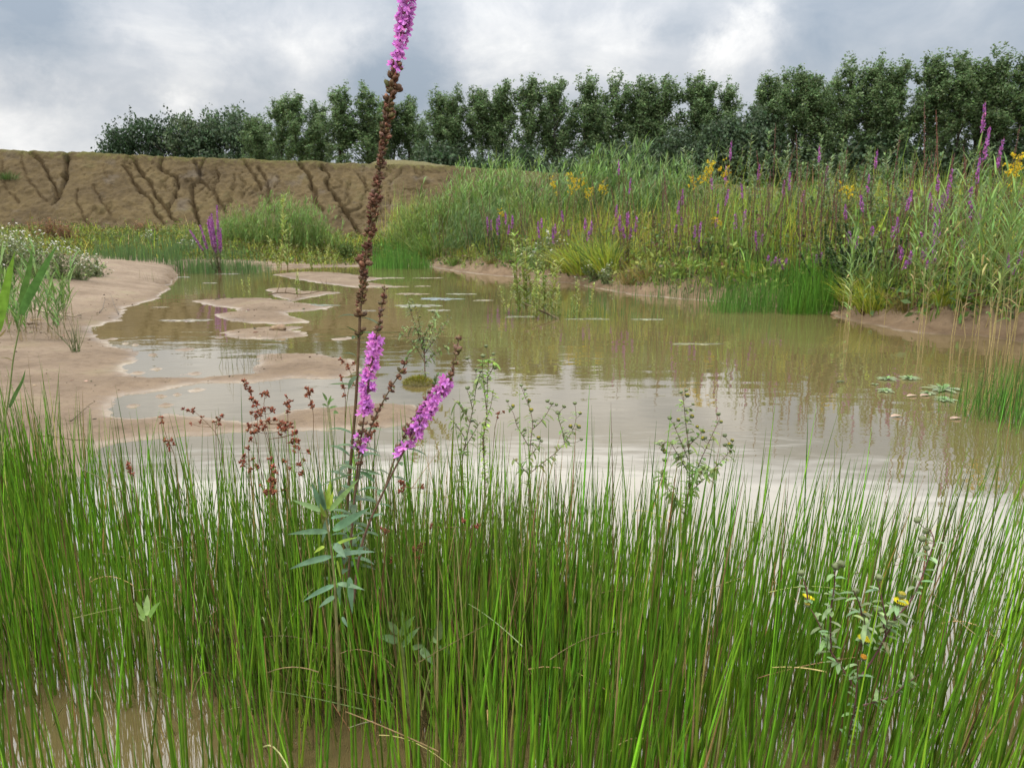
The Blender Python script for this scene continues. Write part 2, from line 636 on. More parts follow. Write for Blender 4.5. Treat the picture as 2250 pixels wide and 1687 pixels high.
def ground_z(x, y, s=None):
    x, y = np.asarray(x, float), np.asarray(y, float)
    if s is None:
        s = shore(x, y)
    m = bank_mask(x, y)
    sp = np.maximum(s, 0)
    low = 0.018 * (1 - np.exp(-sp / 0.10)) + 0.13 * (1 - np.exp(-sp / 2.2)) + (0.06 * fbm(x * 1.3, y * 1.3, 3, 4) + 0.025 * fbm(x * 5, y * 6, 4, 3)) * np.clip(sp * 1.5, 0, 1)
    low = np.maximum(low, 0.004 + 0.01 * np.clip(sp * 4, 0, 1))
    low = low + 0.35 * sstep(y, 18, 28) * np.clip(sp / 3, 0, 1) + 0.25 * sstep(-x, 4.5, 9) * sstep(y, 7, 11)
    n = fbm(x * 1.8, y * 1.8, 31, 4)
    hi = (0.21 + 0.12 * n) * sstep(sp, 0.03, 0.55) + 0.02 * (1 - np.exp(-sp / 0.06)) + np.minimum(0.095 * np.maximum(sp - 0.4, 0), 0.85) + (0.05 * n + 0.11 * fbm(x * 7, y * 7, 37, 3)) * sstep(sp, 0, 0.3) * (1 - sstep(sp, 1.0, 2.5))
    land = low * (1 - m) + hi * m
    wet = -np.minimum(0.30, 0.10 * np.maximum(-s, 0) ** 0.9) - 0.004
    wet = wet + 0.012 * fbm(x * 5, y * 5, 12, 3) * np.clip(-s * 4, 0, 1)
    z = np.where(s > 0, land, np.minimum(wet, -0.003))
    for cx, cy, r in MOUND_W:
        q = ((x - cx) ** 2 + (y - cy) ** 2) / (r * 1.15) ** 2 * (1 + 1.8 * fbm(x * 14 + cx, y * 11, 18, 3))
        q = np.maximum(q, 0)
        hit = q < 9
        if np.any(hit):
            b = np.where(hit, 1.25 * np.exp(-q) - 0.25, -1)
            b = np.maximum(b, -0.2)
            z = np.where(hit & (s < 0.02), np.maximum(z, -0.02 + (0.027) * (b + 0.15) * (1 + 0.5 * fbm(x * 30, y * 30, 8, 2))), z)
    # the land behind the slope is a plateau
    bf = berm_foot(x)
    z = z + (2.85 - 1.45 * sstep(x, -5, 4)) * sstep(y - bf, 0.6, 6.4)
    return z


def spaced(breaks):
    out = [breaks[0][0]]
    for (a, sa), (b, sb) in zip(breaks[:-1], breaks[1:]):
        v = a
        while v < b - 1e-9:
            t = (v - a) / (b - a)
            v += sa * (sb / sa) ** t
            out.append(min(v, b))
    return np.unique(np.round(out, 5))


ys = spaced([(-6, 0.4), (0.6, 0.07), (2.0, 0.028), (3.2, 0.022), (7.4, 0.024), (9.0, 0.045), (14, 0.08), (26, 0.2), (36, 0.7), (90, 6), (900, 90)])
xp = spaced([(0, 0.045), (3.2, 0.05), (8, 0.12), (20, 0.4), (60, 3), (900, 110)])
xs = np.unique(np.round(np.concatenate([-xp, xp, np.arange(-3.4, -0.6, 0.02)]), 4))
X, Y = np.meshgrid(xs, ys)
S_ = np.empty_like(X)
near = (np.abs(X) < 40) & (Y < 45)
S_[:] = 20.0
S_[near] = shore(X[near], Y[near])
Z = ground_z(X, Y, S_)
g = MB()
nx, ny = len(xs), len(ys)
ii = np.arange(ny - 1)[:, None] * nx + np.arange(nx - 1)[None, :]
green = sstep(S_, 0.35, 0.9) * bank_mask(X, Y) + sstep(Y, 19.5, 21) * sstep(S_, 0.3, 1.0) * (1 - bank_mask(X, Y))
green = np.clip(green + sstep(Y, 34, 36) + sstep(np.abs(X), 30, 40), 0, 1)
veg = np.stack([green, S_ * 0.1 + 0.5, bank_mask(X, Y)], -1)
g.add(np.stack([X, Y, Z], -1), Q=np.stack([ii, ii + 1, ii + nx + 1, ii + nx], -1), col=veg.reshape(-1, 3))


def ground_material():
    m, t = material("wet_sand_and_soil")
    geo = t.n("ShaderNodeNewGeometry")
    sep = t.n("ShaderNodeSeparateXYZ", {0: (geo, "Position")})
    at = t.n("ShaderNodeAttribute", attribute_name="tint")
    sa = t.n("ShaderNodeSeparateColor", {0: (at, "Color")})
    n1 = t.n("ShaderNodeTexNoise", {"Vector": (geo, "Position"), "Scale": 1.6, "Detail": 6.0, "Roughness": 0.6})
    n2 = t.n("ShaderNodeTexNoise", {"Vector": (geo, "Position"), "Scale": 14.0, "Detail": 8.0, "Roughness": 0.7})
    n3 = t.n("ShaderNodeTexNoise", {"Vector": (geo, "Position"), "Scale": 90.0, "Detail": 4.0, "Roughness": 0.7})
    sand = t.ramp((n1, 0), [(0.3, (0.128, 0.092, 0.062)), (0.48, (0.180, 0.134, 0.095)), (0.56, (0.198, 0.149, 0.107)), (0.72, (0.235, 0.180, 0.132))])
    sand2 = t.ramp((n2, 0), [(0.28, (0.60, 0.57, 0.50)), (0.5, (0.97, 0.97, 0.97)), (0.75, (1.12, 1.10, 1.06))])
    c = t.mix(1.0, sand, sand2, "MULTIPLY")
    c = t.mix(0.5, c, t.ramp((n3, 0), [(0.3, (0.72, 0.7, 0.66)), (0.6, (1.08, 1.06, 1.03))]), "MULTIPLY")
    # a wash of algae green in the damp hollows
    alg = t.ramp((n1, 0), [(0.56, (0, 0, 0)), (0.70, (0.35, 0.35, 0.35))])
    c = t.mix((alg, 0), c, (0.12, 0.115, 0.045))
    soil = t.ramp((n2, 0), [(0.3, (0.045, 0.045, 0.018)), (0.55, (0.11, 0.10, 0.04)), (0.75, (0.15, 0.15, 0.055))])
    gr = t.math("MULTIPLY_ADD", (n2, 0), 0.6, -0.3)
    gr = t.math("ADD", (sa, 0), gr, clamp=True)
    c = t.mix(gr, c, soil)
    c = t.mix((sa, 2), c, t.mix(1.0, c, (0.92, 0.86, 0.76), "MULTIPLY"))
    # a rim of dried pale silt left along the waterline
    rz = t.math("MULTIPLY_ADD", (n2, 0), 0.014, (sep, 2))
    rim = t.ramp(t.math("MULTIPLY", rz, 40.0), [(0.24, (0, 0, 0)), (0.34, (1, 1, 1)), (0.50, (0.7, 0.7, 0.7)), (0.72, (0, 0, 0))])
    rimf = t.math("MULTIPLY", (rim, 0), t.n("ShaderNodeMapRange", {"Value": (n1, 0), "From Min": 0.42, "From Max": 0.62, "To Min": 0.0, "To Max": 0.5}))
    # damp sand close to the water is darker and shines
    zz = t.math("MULTIPLY_ADD", (n2, 0), 0.018, (sep, 2))
    dry = t.n("ShaderNodeMapRange", {"Value": zz, "From Min": 0.010, "From Max": 0.085, "To Min": 0.0, "To Max": 1.0})
    wetc = t.mix(1.0, c, (0.72, 0.68, 0.62), "MULTIPLY")
    c = t.mix((dry, 0), wetc, c)
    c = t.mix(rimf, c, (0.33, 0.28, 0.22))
    rough = t.n("ShaderNodeMapRange", {"Value": zz, "From Min": 0.006, "From Max": 0.030, "To Min": 0.30, "To Max": 0.92})
    h = t.math("MULTIPLY_ADD", (n3, 0), 0.35, (n2, 0))
    bst = t.n("ShaderNodeMapRange", {"Value": zz, "From Min": 0.01, "From Max": 0.04, "To Min": 0.08, "To Max": 0.55})
    pit = t.n("ShaderNodeTexVoronoi", {"Vector": (geo, "Position"), "Scale": 11.0, "Randomness": 1.0})
    pf = t.n("ShaderNodeMapRange", {"Value": (pit, 0), "From Min": 0.0, "From Max": 0.35, "To Min": 0.0, "To Max": 0.5})
    h = t.math("ADD", h, pf)
    b = t.n("ShaderNodeBump", {"Strength": bst, "Distance": 0.035, "Height": h})
    p = t.n("ShaderNodeBsdfPrincipled", {"Base Color": c, "Roughness": rough, "Specular IOR Level": 0.22, "Normal": b})
    t.n("ShaderNodeOutputMaterial", {"Surface": p})
    return m


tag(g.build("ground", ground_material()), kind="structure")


def water_material():
    m, t = material("muddy_water")
    geo = t.n("ShaderNodeNewGeometry")
    def wave(sc, scale, detail, rough=0.5):
        mp = t.n("ShaderNodeMapping", {"Vector": (geo, "Position"), "Scale": sc})
        return t.n("ShaderNodeTexNoise", {"Vector": mp, "Scale": scale, "Detail": detail, "Roughness": rough})
    swell = wave((0.55, 1.0, 1.0), 4.0, 2.0)
    rip = wave((0.32, 1.0, 1.0), 24.0, 2.0)
    patch = wave((0.30, 1.0, 1.0), 0.8, 2.0)
    pm = t.n("ShaderNodeMapRange", {"Value": (patch, 0), "From Min": 0.46, "From Max": 0.66, "To Min": 0.05, "To Max": 1.0})
    h = t.math("MULTIPLY", (rip, 0), pm)
    h = t.math("MULTIPLY_ADD", h, 0.30, (swell, 0))
    b = t.n("ShaderNodeBump", {"Strength": 1.0, "Distance": 0.0024, "Height": h})
    n1 = t.n("ShaderNodeTexNoise", {"Vector": (geo, "Position"), "Scale": 0.5, "Detail": 5.0, "Roughness": 0.6})
    mud = t.ramp((n1, 0), [(0.3, (0.120, 0.090, 0.036)), (0.6, (0.155, 0.118, 0.050)), (0.8, (0.18, 0.140, 0.066))])
    dif = t.n("ShaderNodeBsdfDiffuse", {"Color": mud})
    tra = t.n("ShaderNodeBsdfTransparent", {"Color": (0.80, 0.72, 0.55, 1)})
    body = t.n("ShaderNodeMixShader", {0: 0.72, 1: tra, 2: dif})
    glo = t.n("ShaderNodeBsdfGlossy", {"Color": (1, 1, 1, 1), "Roughness": 0.015, "Normal": b})
    fr = t.n("ShaderNodeFresnel", {"IOR": 1.45, "Normal": b})
    fr = t.math("POWER", fr, 0.70)
    fr = t.math("MAXIMUM", t.math("SUBTRACT", fr, 0.035), 0.02)
    mx = t.n("ShaderNodeMixShader", {0: fr, 1: body, 2: glo})
    t.n("ShaderNodeOutputMaterial", {"Surface": mx})
    return m


w = MB()
w.add([(-14, -5.5, 0), (13, -5.5, 0), (13, 24, 0), (-14, 24, 0)], Q=[(0, 1, 2, 3)])
tag(w.build("water", water_material()), kind="structure")

# the eroded slope behind the pond: a finely divided sheet with rain gullies cut into it
BERM_TOP_PX = [(-200, 320), (0, 325), (210, 331), (340, 338), (600, 349), (800, 356), (1000, 363), (1130, 371), (1400, 392), (1800, 420)]


def berm_crest(x):
    """(depth, height) of the crest at world x"""
    yb = berm_foot(x) + 4.6
    px = 1125 + x / (yb * 0.98) * FPX
    py = np.interp(px, [p[0] for p in BERM_TOP_PX], [p[1] for p in BERM_TOP_PX])
    k = -np.tan(np.arctan((py - 843.5) / FPX) + PITCH)
    return yb, CAM_H + k * yb


def slope_xt(px, py):
    """where a sight line meets the slope: (x, t) with t 0 at the foot, 1 at the crest"""
    k = k_of(py)
    Yb = 31.0
    for _ in range(12):
        x = at_depth(px, py, Yb)[0]
        yf = float(berm_foot(np.array(x)))
        yc, zc = (float(a) for a in berm_crest(np.array(x)))
        z0 = 0.45
        # z0 + (zc-z0)*t = CAM_H + k*(yf + (yc-yf)*t)
        t = (CAM_H + k * yf - z0) / ((zc - z0) - k * (yc - yf))
        Yb = yf + (yc - yf) * t
    return x, t


Z1 = lambda pts: [(a / 2.949, 150 + b / 2.949) for a, b in pts]
GULLIES = [  # traced course, half width m, depth m
    (Z1([(470, 545), (430, 560), (440, 640), (415, 730), (390, 790), (365, 850), (345, 880)]), 0.30, 0.60),
    (Z1([(180, 550), (280, 610), (310, 690), (345, 760), (365, 850)]), 0.17, 0.32),
    (Z1([(140, 560), (140, 640), (190, 740), (240, 800), (300, 860)]), 0.09, 0.14),
    (Z1([(20, 600), (10, 700), (60, 790), (110, 860)]), 0.10, 0.14),
    (Z1([(850, 575), (900, 650), (960, 720), (1010, 820), (1060, 880), (1090, 920)]), 0.20, 0.38),
    (Z1([(790, 625), (830, 670), (870, 750), (920, 800), (970, 850), (990, 890), (1010, 950), (1060, 1010)]), 0.17, 0.30),
    (Z1([(1070, 575), (1035, 630), (1080, 680), (1140, 700), (1150, 780), (1120, 850), (1085, 910), (1100, 960), (1150, 1000)]), 0.21, 0.40),
    (Z1([(1330, 595), (1280, 640), (1300, 700), (1250, 770), (1235, 850), (1260, 920), (1280, 970), (1290, 1020)]), 0.26, 0.48),
    (Z1([(1250, 610), (1270, 660), (1300, 700)]), 0.16, 0.3),
    (Z1([(1400, 640), (1410, 700), (1390, 780), (1360, 830)]), 0.13, 0.22),
    (Z1([(1300, 720), (1360, 770), (1420, 850), (1470, 930)]), 0.15, 0.26),
    (Z1([(1570, 605), (1630, 660), (1665, 740), (1690, 800)]), 0.16, 0.28),
    (Z1([(1680, 640), (1710, 700), (1745, 790), (1750, 860), (1770, 930)]), 0.15, 0.26),
    (Z1([(1790, 680), (1800, 730), (1780, 770)]), 0.10, 0.15),
    (Z1([(1930, 620), (2000, 690), (2020, 770), (2050, 870), (2085, 920)]), 0.22, 0.40),
    (Z1([(2080, 640), (2130, 690), (2120, 750), (2170, 830), (2212, 900), (2270, 970), (2310, 1040), (2330, 1070)]), 0.22, 0.38),
    (Z1([(500, 780), (500, 870), (540, 950), (560, 1000), (590, 1040)]), 0.11, 0.18),
    (Z1([(590, 750), (640, 820), (680, 890), (715, 950)]), 0.10, 0.16),
    (Z1([(2330, 680), (2370, 760), (2440, 850), (2480, 930)]), 0.14, 0.2),
    (Z1([(660, 620), (700, 700), (720, 760)]), 0.07, 0.08),
]
bx = np.arange(-29, 13, 0.055)
tr = np.concatenate([np.linspace(-0.12, 1.0, 150), np.linspace(1.02, 1.9, 14)])
BX, BT = np.meshgrid(bx, tr)
yf = berm_foot(BX)
yc, zc = berm_crest(BX)
tt = np.clip(BT, None, 1.0)
BY = yf + (yc - yf) * BT
BZ = 0.42 + (zc - 0.42) * tt - 0.10 * np.maximum(BT - 1, 0)
BZ = BZ - 0.16 * sstep(tt, 0.86, 1.0) * sstep(BT, 0.9, 1.0) + 0.16 * np.clip(1 - np.abs(tt - 0.95) / 0.06, 0, 1) * (BT <= 1)
slope_len = np.hypot(4.6, 3.4)
cut = np.zeros_like(BX)
gul = np.zeros_like(BX)
wob = 0.26 * fbm(BX * 2.2, BT * 11, 41, 4)
for pts, hw, dp in GULLIES:
    q = np.array([slope_xt(*p) for p in pts])
    qx, qt = q[:, 0], q[:, 1] * slope_len
    sel = (BX > qx.min() - 1.2) & (BX < qx.max() + 1.2)
    x_, t_ = BX[sel] + wob[sel], (BT * slope_len)[sel]
    best = np.full(x_.shape, 9.0)
    for (x0, t0), (x1, t1) in zip(zip(qx[:-1], qt[:-1]), zip(qx[1:], qt[1:])):
        dx, dt = x1 - x0, t1 - t0
        f = np.clip(((x_ - x0) * dx + (t_ - t0) * dt) / (dx * dx + dt * dt + 1e-9), 0, 1)
        best = np.minimum(best, np.hypot(x_ - x0 - f * dx, t_ - t0 - f * dt))
    v = np.clip(1 - best / (0.30 * hw * (0.4 + 1.3 * vnoise(x_ * 5, t_ * 5, 77))), 0, 1)
    prof = 0.72 * dp * np.minimum(v * 3.2, 1.0)
    cut[sel] = np.maximum(cut[sel], prof)
    gul[sel] = np.maximum(gul[sel], v)
rill = np.abs(fbm(BX * 1.9 + 1.6 * fbm(BX * 1.2, BT * 6, 61, 4), BT * 2.2, 51, 3))
cut += 0.16 * np.clip(1 - rill / 0.035, 0, 1) * sstep(tt, 0.1, 0.35) * (BT < 0.97) * sstep(vnoise(BX * 0.7, BT * 3, 91), 0.35, 0.6)
lump = 0.20 * fbm(BX * 1.2, BT * 5, 71, 4) + 0.14 * fbm(BX * 6, BT * 26, 72, 3)
nrm = np.array([0, -3.4, 4.6]) / slope_len
disp = lump * sstep(BT, -0.1, 0.15) * (1 - 0.7 * sstep(BT, 0.9, 1.0)) - cut * (1 - sstep(BT, 0.90, 0.975))
BZ2 = BZ + disp * nrm[2]
BY2 = BY + disp * nrm[1]
bk = np.stack([gul, BT.clip(0, 1), lump + 0.5], -1)
b = MB()
nbx = len(bx)
ii = np.arange(len(tr) - 1)[:, None] * nbx + np.arange(nbx - 1)[None, :]
b.add(np.stack([BX, BY2, BZ2], -1), Q=np.stack([ii, ii + 1, ii + nbx + 1, ii + nbx], -1), col=bk.reshape(-1, 3))


def slope_material():
    m, t = material("eroded_loam")
    geo = t.n("ShaderNodeNewGeometry")
    at = t.n("ShaderNodeAttribute", attribute_name="tint")
    sa = t.n("ShaderNodeSeparateColor", {0: (at, "Color")})
    n1 = t.n("ShaderNodeTexNoise", {"Vector": (geo, "Position"), "Scale": 0.55, "Detail": 6.0, "Roughness": 0.62})
    n2 = t.n("ShaderNodeTexNoise", {"Vector": (geo, "Position"), "Scale": 5.0, "Detail": 8.0, "Roughness": 0.7})
    c1 = t.ramp((n1, 0), [(0.3, (0.060, 0.043, 0.022)), (0.45, (0.085, 0.062, 0.031)), (0.58, (0.102, 0.075, 0.036)), (0.75, (0.076, 0.066, 0.028))])
    c2 = t.ramp((n2, 0), [(0.25, (0.5, 0.47, 0.45)), (0.5, (1, 1, 1)), (0.75, (1.25, 1.22, 1.15))])
    c = t.mix(1.0, c1, c2, "MULTIPLY")
    # the subsoil laid bare in the gullies is redder clay
    raw = t.math("MULTIPLY", (sa, 0), 0.5, clamp=True)
    c = t.mix(raw, c, t.mix(1.0, (0.085, 0.050, 0.026), c2, "MULTIPLY"))
    # grey stony patches
    n4 = t.n("ShaderNodeTexNoise", {"Vector": (geo, "Position"), "Scale": 0.9, "Detail": 3.0})
    gp = t.ramp((n4, 0), [(0.60, (0, 0, 0)), (0.70, (0.6, 0.6, 0.6))])
    c = t.mix((gp, 0), c, t.mix(1.0, (0.10, 0.082, 0.063), c2, "MULTIPLY"))
    # thin grass on the crest
    cg = t.math("MULTIPLY_ADD", (n2, 0), 0.25, (sa, 1))
    cg = t.n("ShaderNodeMapRange", {"Value": cg, "From Min": 1.03, "From Max": 1.10, "To Min": 0.0, "To Max": 0.8})
    c = t.mix((cg, 0), c, t.mix(1.0, (0.095, 0.098, 0.028), c2, "MULTIPLY"))
    b = t.n("ShaderNodeBump", {"Strength": 0.9, "Distance": 0.14, "Height": (n2, 0)})
    p = t.n("ShaderNodeBsdfPrincipled", {"Base Color": c, "Roughness": 0.95, "Specular IOR Level": 0.15, "Normal": b})
    t.n("ShaderNodeOutputMaterial", {"Surface": p})
    return m


tag(b.build("eroded_hill", slope_material()), kind="structure")


def gz(x, y):
    """height of whatever ground lies under a plant"""
    z = ground_z(np.atleast_1d(np.asarray(x, float)), np.atleast_1d(np.asarray(y, float)))
    return z if np.ndim(x) else float(z[0])


# ------------------------------------------------------------------ trees
TG = np.array([0.112, 0.170, 0.068])


def poplar(r, H=17.0, name="poplar_tree"):
    t = thing(name, "poplar", "tree")
    tr_, cr = MB(), MB()
    S = 10
    zz = np.linspace(0, H * 0.96, S)
    bend = np.cumsum(r.normal(0, 0.10, (S, 2)), 0)
    P = np.stack([bend[:, 0], bend[:, 1], zz], -1)
    tubes(tr_, P, np.interp(zz, [0, H * 0.3, H], [0.24, 0.16, 0.025]), vary((0.055, 0.045, 0.033), 1, 0.1), k=7)
    nl = 40
    hs = np.sort(r.uniform(0.24, 0.93, nl))
    pts = []
    for h in hs:
        base = np.array([np.interp(h * H, zz, P[:, 0]), np.interp(h * H, zz, P[:, 1]), h * H])
        az = r.uniform(0, 2 * np.pi)
        L = H * np.interp(h, [0.2, 0.35, 0.6, 0.95], [0.16, 0.24, 0.21, 0.08]) * r.uniform(0.65, 1.2)
        el = math.radians(r.uniform(50, 72))
        d = np.array([math.cos(az) * math.cos(el), math.sin(az) * math.cos(el), math.sin(el)])
        s = np.linspace(0, 1, 6)
        Q = base + d * (L * s)[:, None] + np.array([0, 0, 0.10 * L]) * (s ** 2)[:, None] + r.normal(0, 0.05, (6, 3)) * s[:, None]
        tubes(tr_, Q, 0.05 * (1 - 0.8 * s), (0.05, 0.042, 0.03), k=4)
        dens = np.interp(h, [0.2, 0.33, 0.5, 1], [0.30, 0.60, 1.0, 1.15])
        # leafy side shoots along the limb, each a small tuft that stands upward
        n = max(3, int(11 * L * dens / (H * 0.2)))
        f = r.beta(1.5, 0.8, n)
        c = np.stack([np.interp(f, s, Q[:, i]) for i in range(3)], -1)
        off = r.normal(0, 1, (n, 3)) * np.interp(f, [0, 0.4, 1], [0.25, 0.45, 0.22])[:, None]
        m = 11
        u = r.uniform(0, 1, (n, m, 1))
        up_ = np.array([0, 0, 1.0]) * r.uniform(0.35, 0.85, (n, 1, 1)) * np.interp(h, [0.4, 0.8], [1.0, 2.0])
        q = c[:, None] + off[:, None] * u + up_ * u + r.normal(0, np.interp(h, [0.4, 0.8], [0.16, 0.09]), (n, m, 3))
        pts.append(q.reshape(-1, 3))
    n = 90
    f = r.uniform(0.80, 1.0, n)
    pts.append(np.stack([np.interp(f * H, zz, P[:, 0]), np.interp(f * H, zz, P[:, 1]), f * H], -1) + r.normal(0, 1, (n, 3)) * (0.08 + 0.8 * (1 - f))[:, None])
    pts = np.concatenate(pts)
    q = np.repeat(pts, 3, 0) + r.normal(0, 0.13, (len(pts) * 3, 3))
    tone = np.repeat(np.exp(r.normal(0, 0.2, len(pts))), 3)[:, None]
    cards(cr, q, r.uniform(0.10, 0.21, len(q)), vary(TG * tone, len(q), 0.2, 0.08, r), 1.5, 0.3, r)
    tr_.build("trunk", M_BARK, t)
    cr.build("crown", M_TREELEAF, t)
    return t


def broadleaf(r, H=9.0, Wd=4.5, col=(0.03, 0.05, 0.022), name="broadleaf_tree", low=0.1):
    t = thing(name, "tree", "tree")
    tr_, cr = MB(), MB()
    pts = []
    P = np.stack([np.linspace(0, r.normal(0, .3), 6), np.linspace(0, r.normal(0, .3), 6), np.linspace(0, H * 0.6, 6)], -1)
    tubes(tr_, P, np.linspace(0.26, 0.1, 6), (0.05, 0.042, 0.03), k=7)
    for i in range(42):
        az, h = r.uniform(0, 2 * np.pi), r.uniform(low, 1) ** 0.8
        rad = Wd * math.sqrt(max(0.04, 1 - ((h - 0.45) / 0.58) ** 2)) * r.uniform(0.55, 1.0)
        tip = np.array([math.cos(az) * rad, math.sin(az) * rad, h * H * r.uniform(0.9, 1.06)])
        b0 = P[min(5, int(h * 4) + 1)]
        s = np.linspace(0, 1, 5)[:, None]
        Q = b0 * (1 - s) + tip * s
        tubes(tr_, Q, np.linspace(0.07, 0.015, 5), (0.05, 0.042, 0.03), k=4)
        n = 70
        pts.append(tip + r.normal(0, 1, (n, 3)) * np.array([0.62, 0.62, 0.5]))
        m = 16
        pts.append((b0 + (tip - b0) * r.uniform(0.4, 1, (m, 1))) + r.normal(0, 0.45, (m, 3)))
    pts = np.concatenate(pts)
    pts = pts[pts[:, 2] > 0.2]
    q = np.repeat(pts, 3, 0) + r.normal(0, 0.15, (len(pts) * 3, 3))
    tone = np.repeat(np.exp(r.normal(0, 0.2, len(pts))), 3)[:, None]
    cards(cr, q, r.uniform(0.14, 0.28, len(q)), vary(np.asarray(col) * tone, len(q), 0.2, 0.08, r), 1.4, 0.4, r)
    tr_.build("trunk", M_BARK, t)
    cr.build("crown", M_TREELEAF, t)
    return t


ORD = ["first", "second", "third", "fourth", "fifth", "sixth", "seventh", "eighth", "ninth", "tenth", "eleventh", "twelfth", "thirteenth", "fourteenth", "fifteenth", "sixteenth", "seventeenth", "eighteenth", "nineteenth", "twentieth"]
r = np.random.default_rng(101)
POP = Kinds([poplar(r) for _ in range(6)])


def tree_at(kinds, i, px, top_py, Yd, label, group, nominal, wide=1.0):
    k = k_of(top_py)
    x = at_depth(px, top_py, Yd)[0]
    zb_ = gz(x, Yd) - 0.1
    H = CAM_H + k * Yd - zb_
    s = H / nominal
    return kinds.put(i, (x, Yd, zb_), rz=r.uniform(0, 6.28), s=(s * wide, s * wide, s), label=label, group=group)


# the poplar row: px of the crown, row of its top in the photograph
gap_left = [(1598, 184), (1560, 172), (1520, 166), (1462, 168), (1405, 160), (1345, 158), (1290, 165), (1225, 166), (1172, 172), (1115, 178), (1060, 184), (1008, 192), (960, 200)]
gap_right = [(1702, 165), (1748, 148), (1798, 150), (1862, 122), (1925, 130), (1985, 124), (2045, 118), (2110, 116), (2168, 118), (2222, 104), (2275, 108), (2330, 104)]
for j, (px, py) in enumerate(gap_left):
    Yd = 100 - (px - 960) * 0.012
    tree_at(POP, j, px, py, Yd, "tall dark poplar in the row, %s to the left of the notch in the treeline" % ORD[j], "poplars in the row behind the pond", 18.2, 1.36)
for j, (px, py) in enumerate(gap_right):
    Yd = 88 - (px - 1690) * 0.012
    tree_at(POP, j + 2, px, py, Yd, "tall dark poplar in the row, %s to the right of the notch in the treeline" % ORD[j], "poplars in the row behind the pond", 18.2, 1.36)
# second row behind, seen through the gaps
for j, px in enumerate([985, 1088, 1200, 1318, 1433, 1545]):
    tree_at(POP, j + 1, px, 205 + 8 * (j % 3), 106, "poplar of the back row half hidden behind the poplars left of the notch", "back row of poplars left of the notch", 18.2, 1.0)
for j, px in enumerate([1720, 1832, 1955, 2078, 2195]):
    tree_at(POP, j + 4, px, 165 - 2 * j, 95, "poplar of the back row half hidden behind the poplars right of the notch", "back row of poplars right of the notch", 18.2, 1.0)
LOWP = Kinds([broadleaf(r, 9.0, 3.4, (0.055, 0.088, 0.042), "broadleaf_tree", 0.12) for _ in range(2)])
for j, (px, py, lab) in enumerate([(1648, 262, "low dark bushy tree filling the notch between the poplars"), (1600, 275, "dark round bush under the last poplar left of the notch"), (1500, 300, "dark low bush at the foot of the poplars behind the yellow flowers")]):
    tree_at(LOWP, j, px, py, 86, lab, None, 9.0)
# left of the flower spike: the row goes on with broader crowns, then drops to bushy trees
mid = [(905, 212, 104, "poplar just right of the tall flower spike, lower than its neighbours"), (860, 215, 104, "poplar directly behind the tall flower spike, small crown"),
       (800, 182, 100, "broad poplar just left of the tall flower spike, highest of its clump"), (745, 192, 100, "broad poplar second to the left of the tall flower spike"),
       (648, 200, 102, "rounded poplar standing apart, left of the bright gap between crowns"), (605, 218, 104, "poplar on the left flank of the rounded poplar, slightly lower"), (690, 222, 106, "slim poplar between two broad crowns, left of the flower spike"),
       (560, 248, 108, "lower poplar where the row steps down to the bushy trees")]
for j, (px, py, Yd, lab) in enumerate(mid):
    tree_at(POP, j + 3, px, py, Yd, lab, None, 18.2, 1.7 if j in (2, 3, 4) else 1.35)
for j, px in enumerate([580, 700, 830, 930]):
    tree_at(POP, j, px, 262, 112, "poplar of the back row behind the broad crowns left of the flower spike", "back row of poplars left of the flower spike", 18.2, 1.36)
BUSH = Kinds([broadleaf(r, 9.0, 4.6, c, "broadleaf_tree", 0.0) for c in ((0.034, 0.062, 0.026), (0.080, 0.112, 0.055), (0.065, 0.10, 0.05))])
for j, (px, py, i, lab) in enumerate([(262, 292, 0, "small dark green bushy tree at the left end of the treeline"), (318, 272, 0, "dark green bushy tree second from the left end of the treeline"), (375, 265, 0, "tallest of the dark bushy trees above the eroded slope"),
                                      (425, 270, 1, "pale grey-green rounded tree right of the dark bushy trees"), (490, 268, 2, "loose grey-green tree between the pale rounded tree and the poplars"), (535, 262, 2, "loose grey-green tree touching the first poplars")]):
    tree_at(BUSH, i, px, py, 120, lab, None, 9.0, 0.9)

# low scrub between the trunks of the row
SCRUB = Kinds([broadleaf(r, 5.0, 3.0, (0.050, 0.082, 0.038), "scrub_bush", 0.05) for _ in range(2)])
for j, px in enumerate([960, 1060, 1150, 1300, 1400, 1720, 1800, 1880, 1950, 2040, 2150, 2230]):
    tree_at(SCRUB, j, px, 334 + 8 * ((j * 7) % 4) - (10 if px > 1700 else 0), 97 - (px - 960) * 0.012, "low dark scrub bush filling the foot of the poplar row", "scrub under the poplar row", 5.0, 1.1)
# ------------------------------------------------------------------ far and middle-distance vegetation
G_FRESH, G_YEL, G_BLUE, G_DARK, STRAW, REDB = (0.195, 0.265, 0.034), (0.295, 0.295, 0.045), (0.170, 0.255, 0.050), (0.045, 0.10, 0.016), (0.34, 0.27, 0.12), (0.155, 0.085, 0.060)
PURPLE = (0.36, 0.12, 0.35)
r = np.random.default_rng(202)


def lean_dirs(n, r, amt, bias=(0, 0)):
    d = np.stack([r.normal(bias[0], amt, n), r.normal(bias[1], amt, n), np.ones(n)], -1)
    return unit(d)


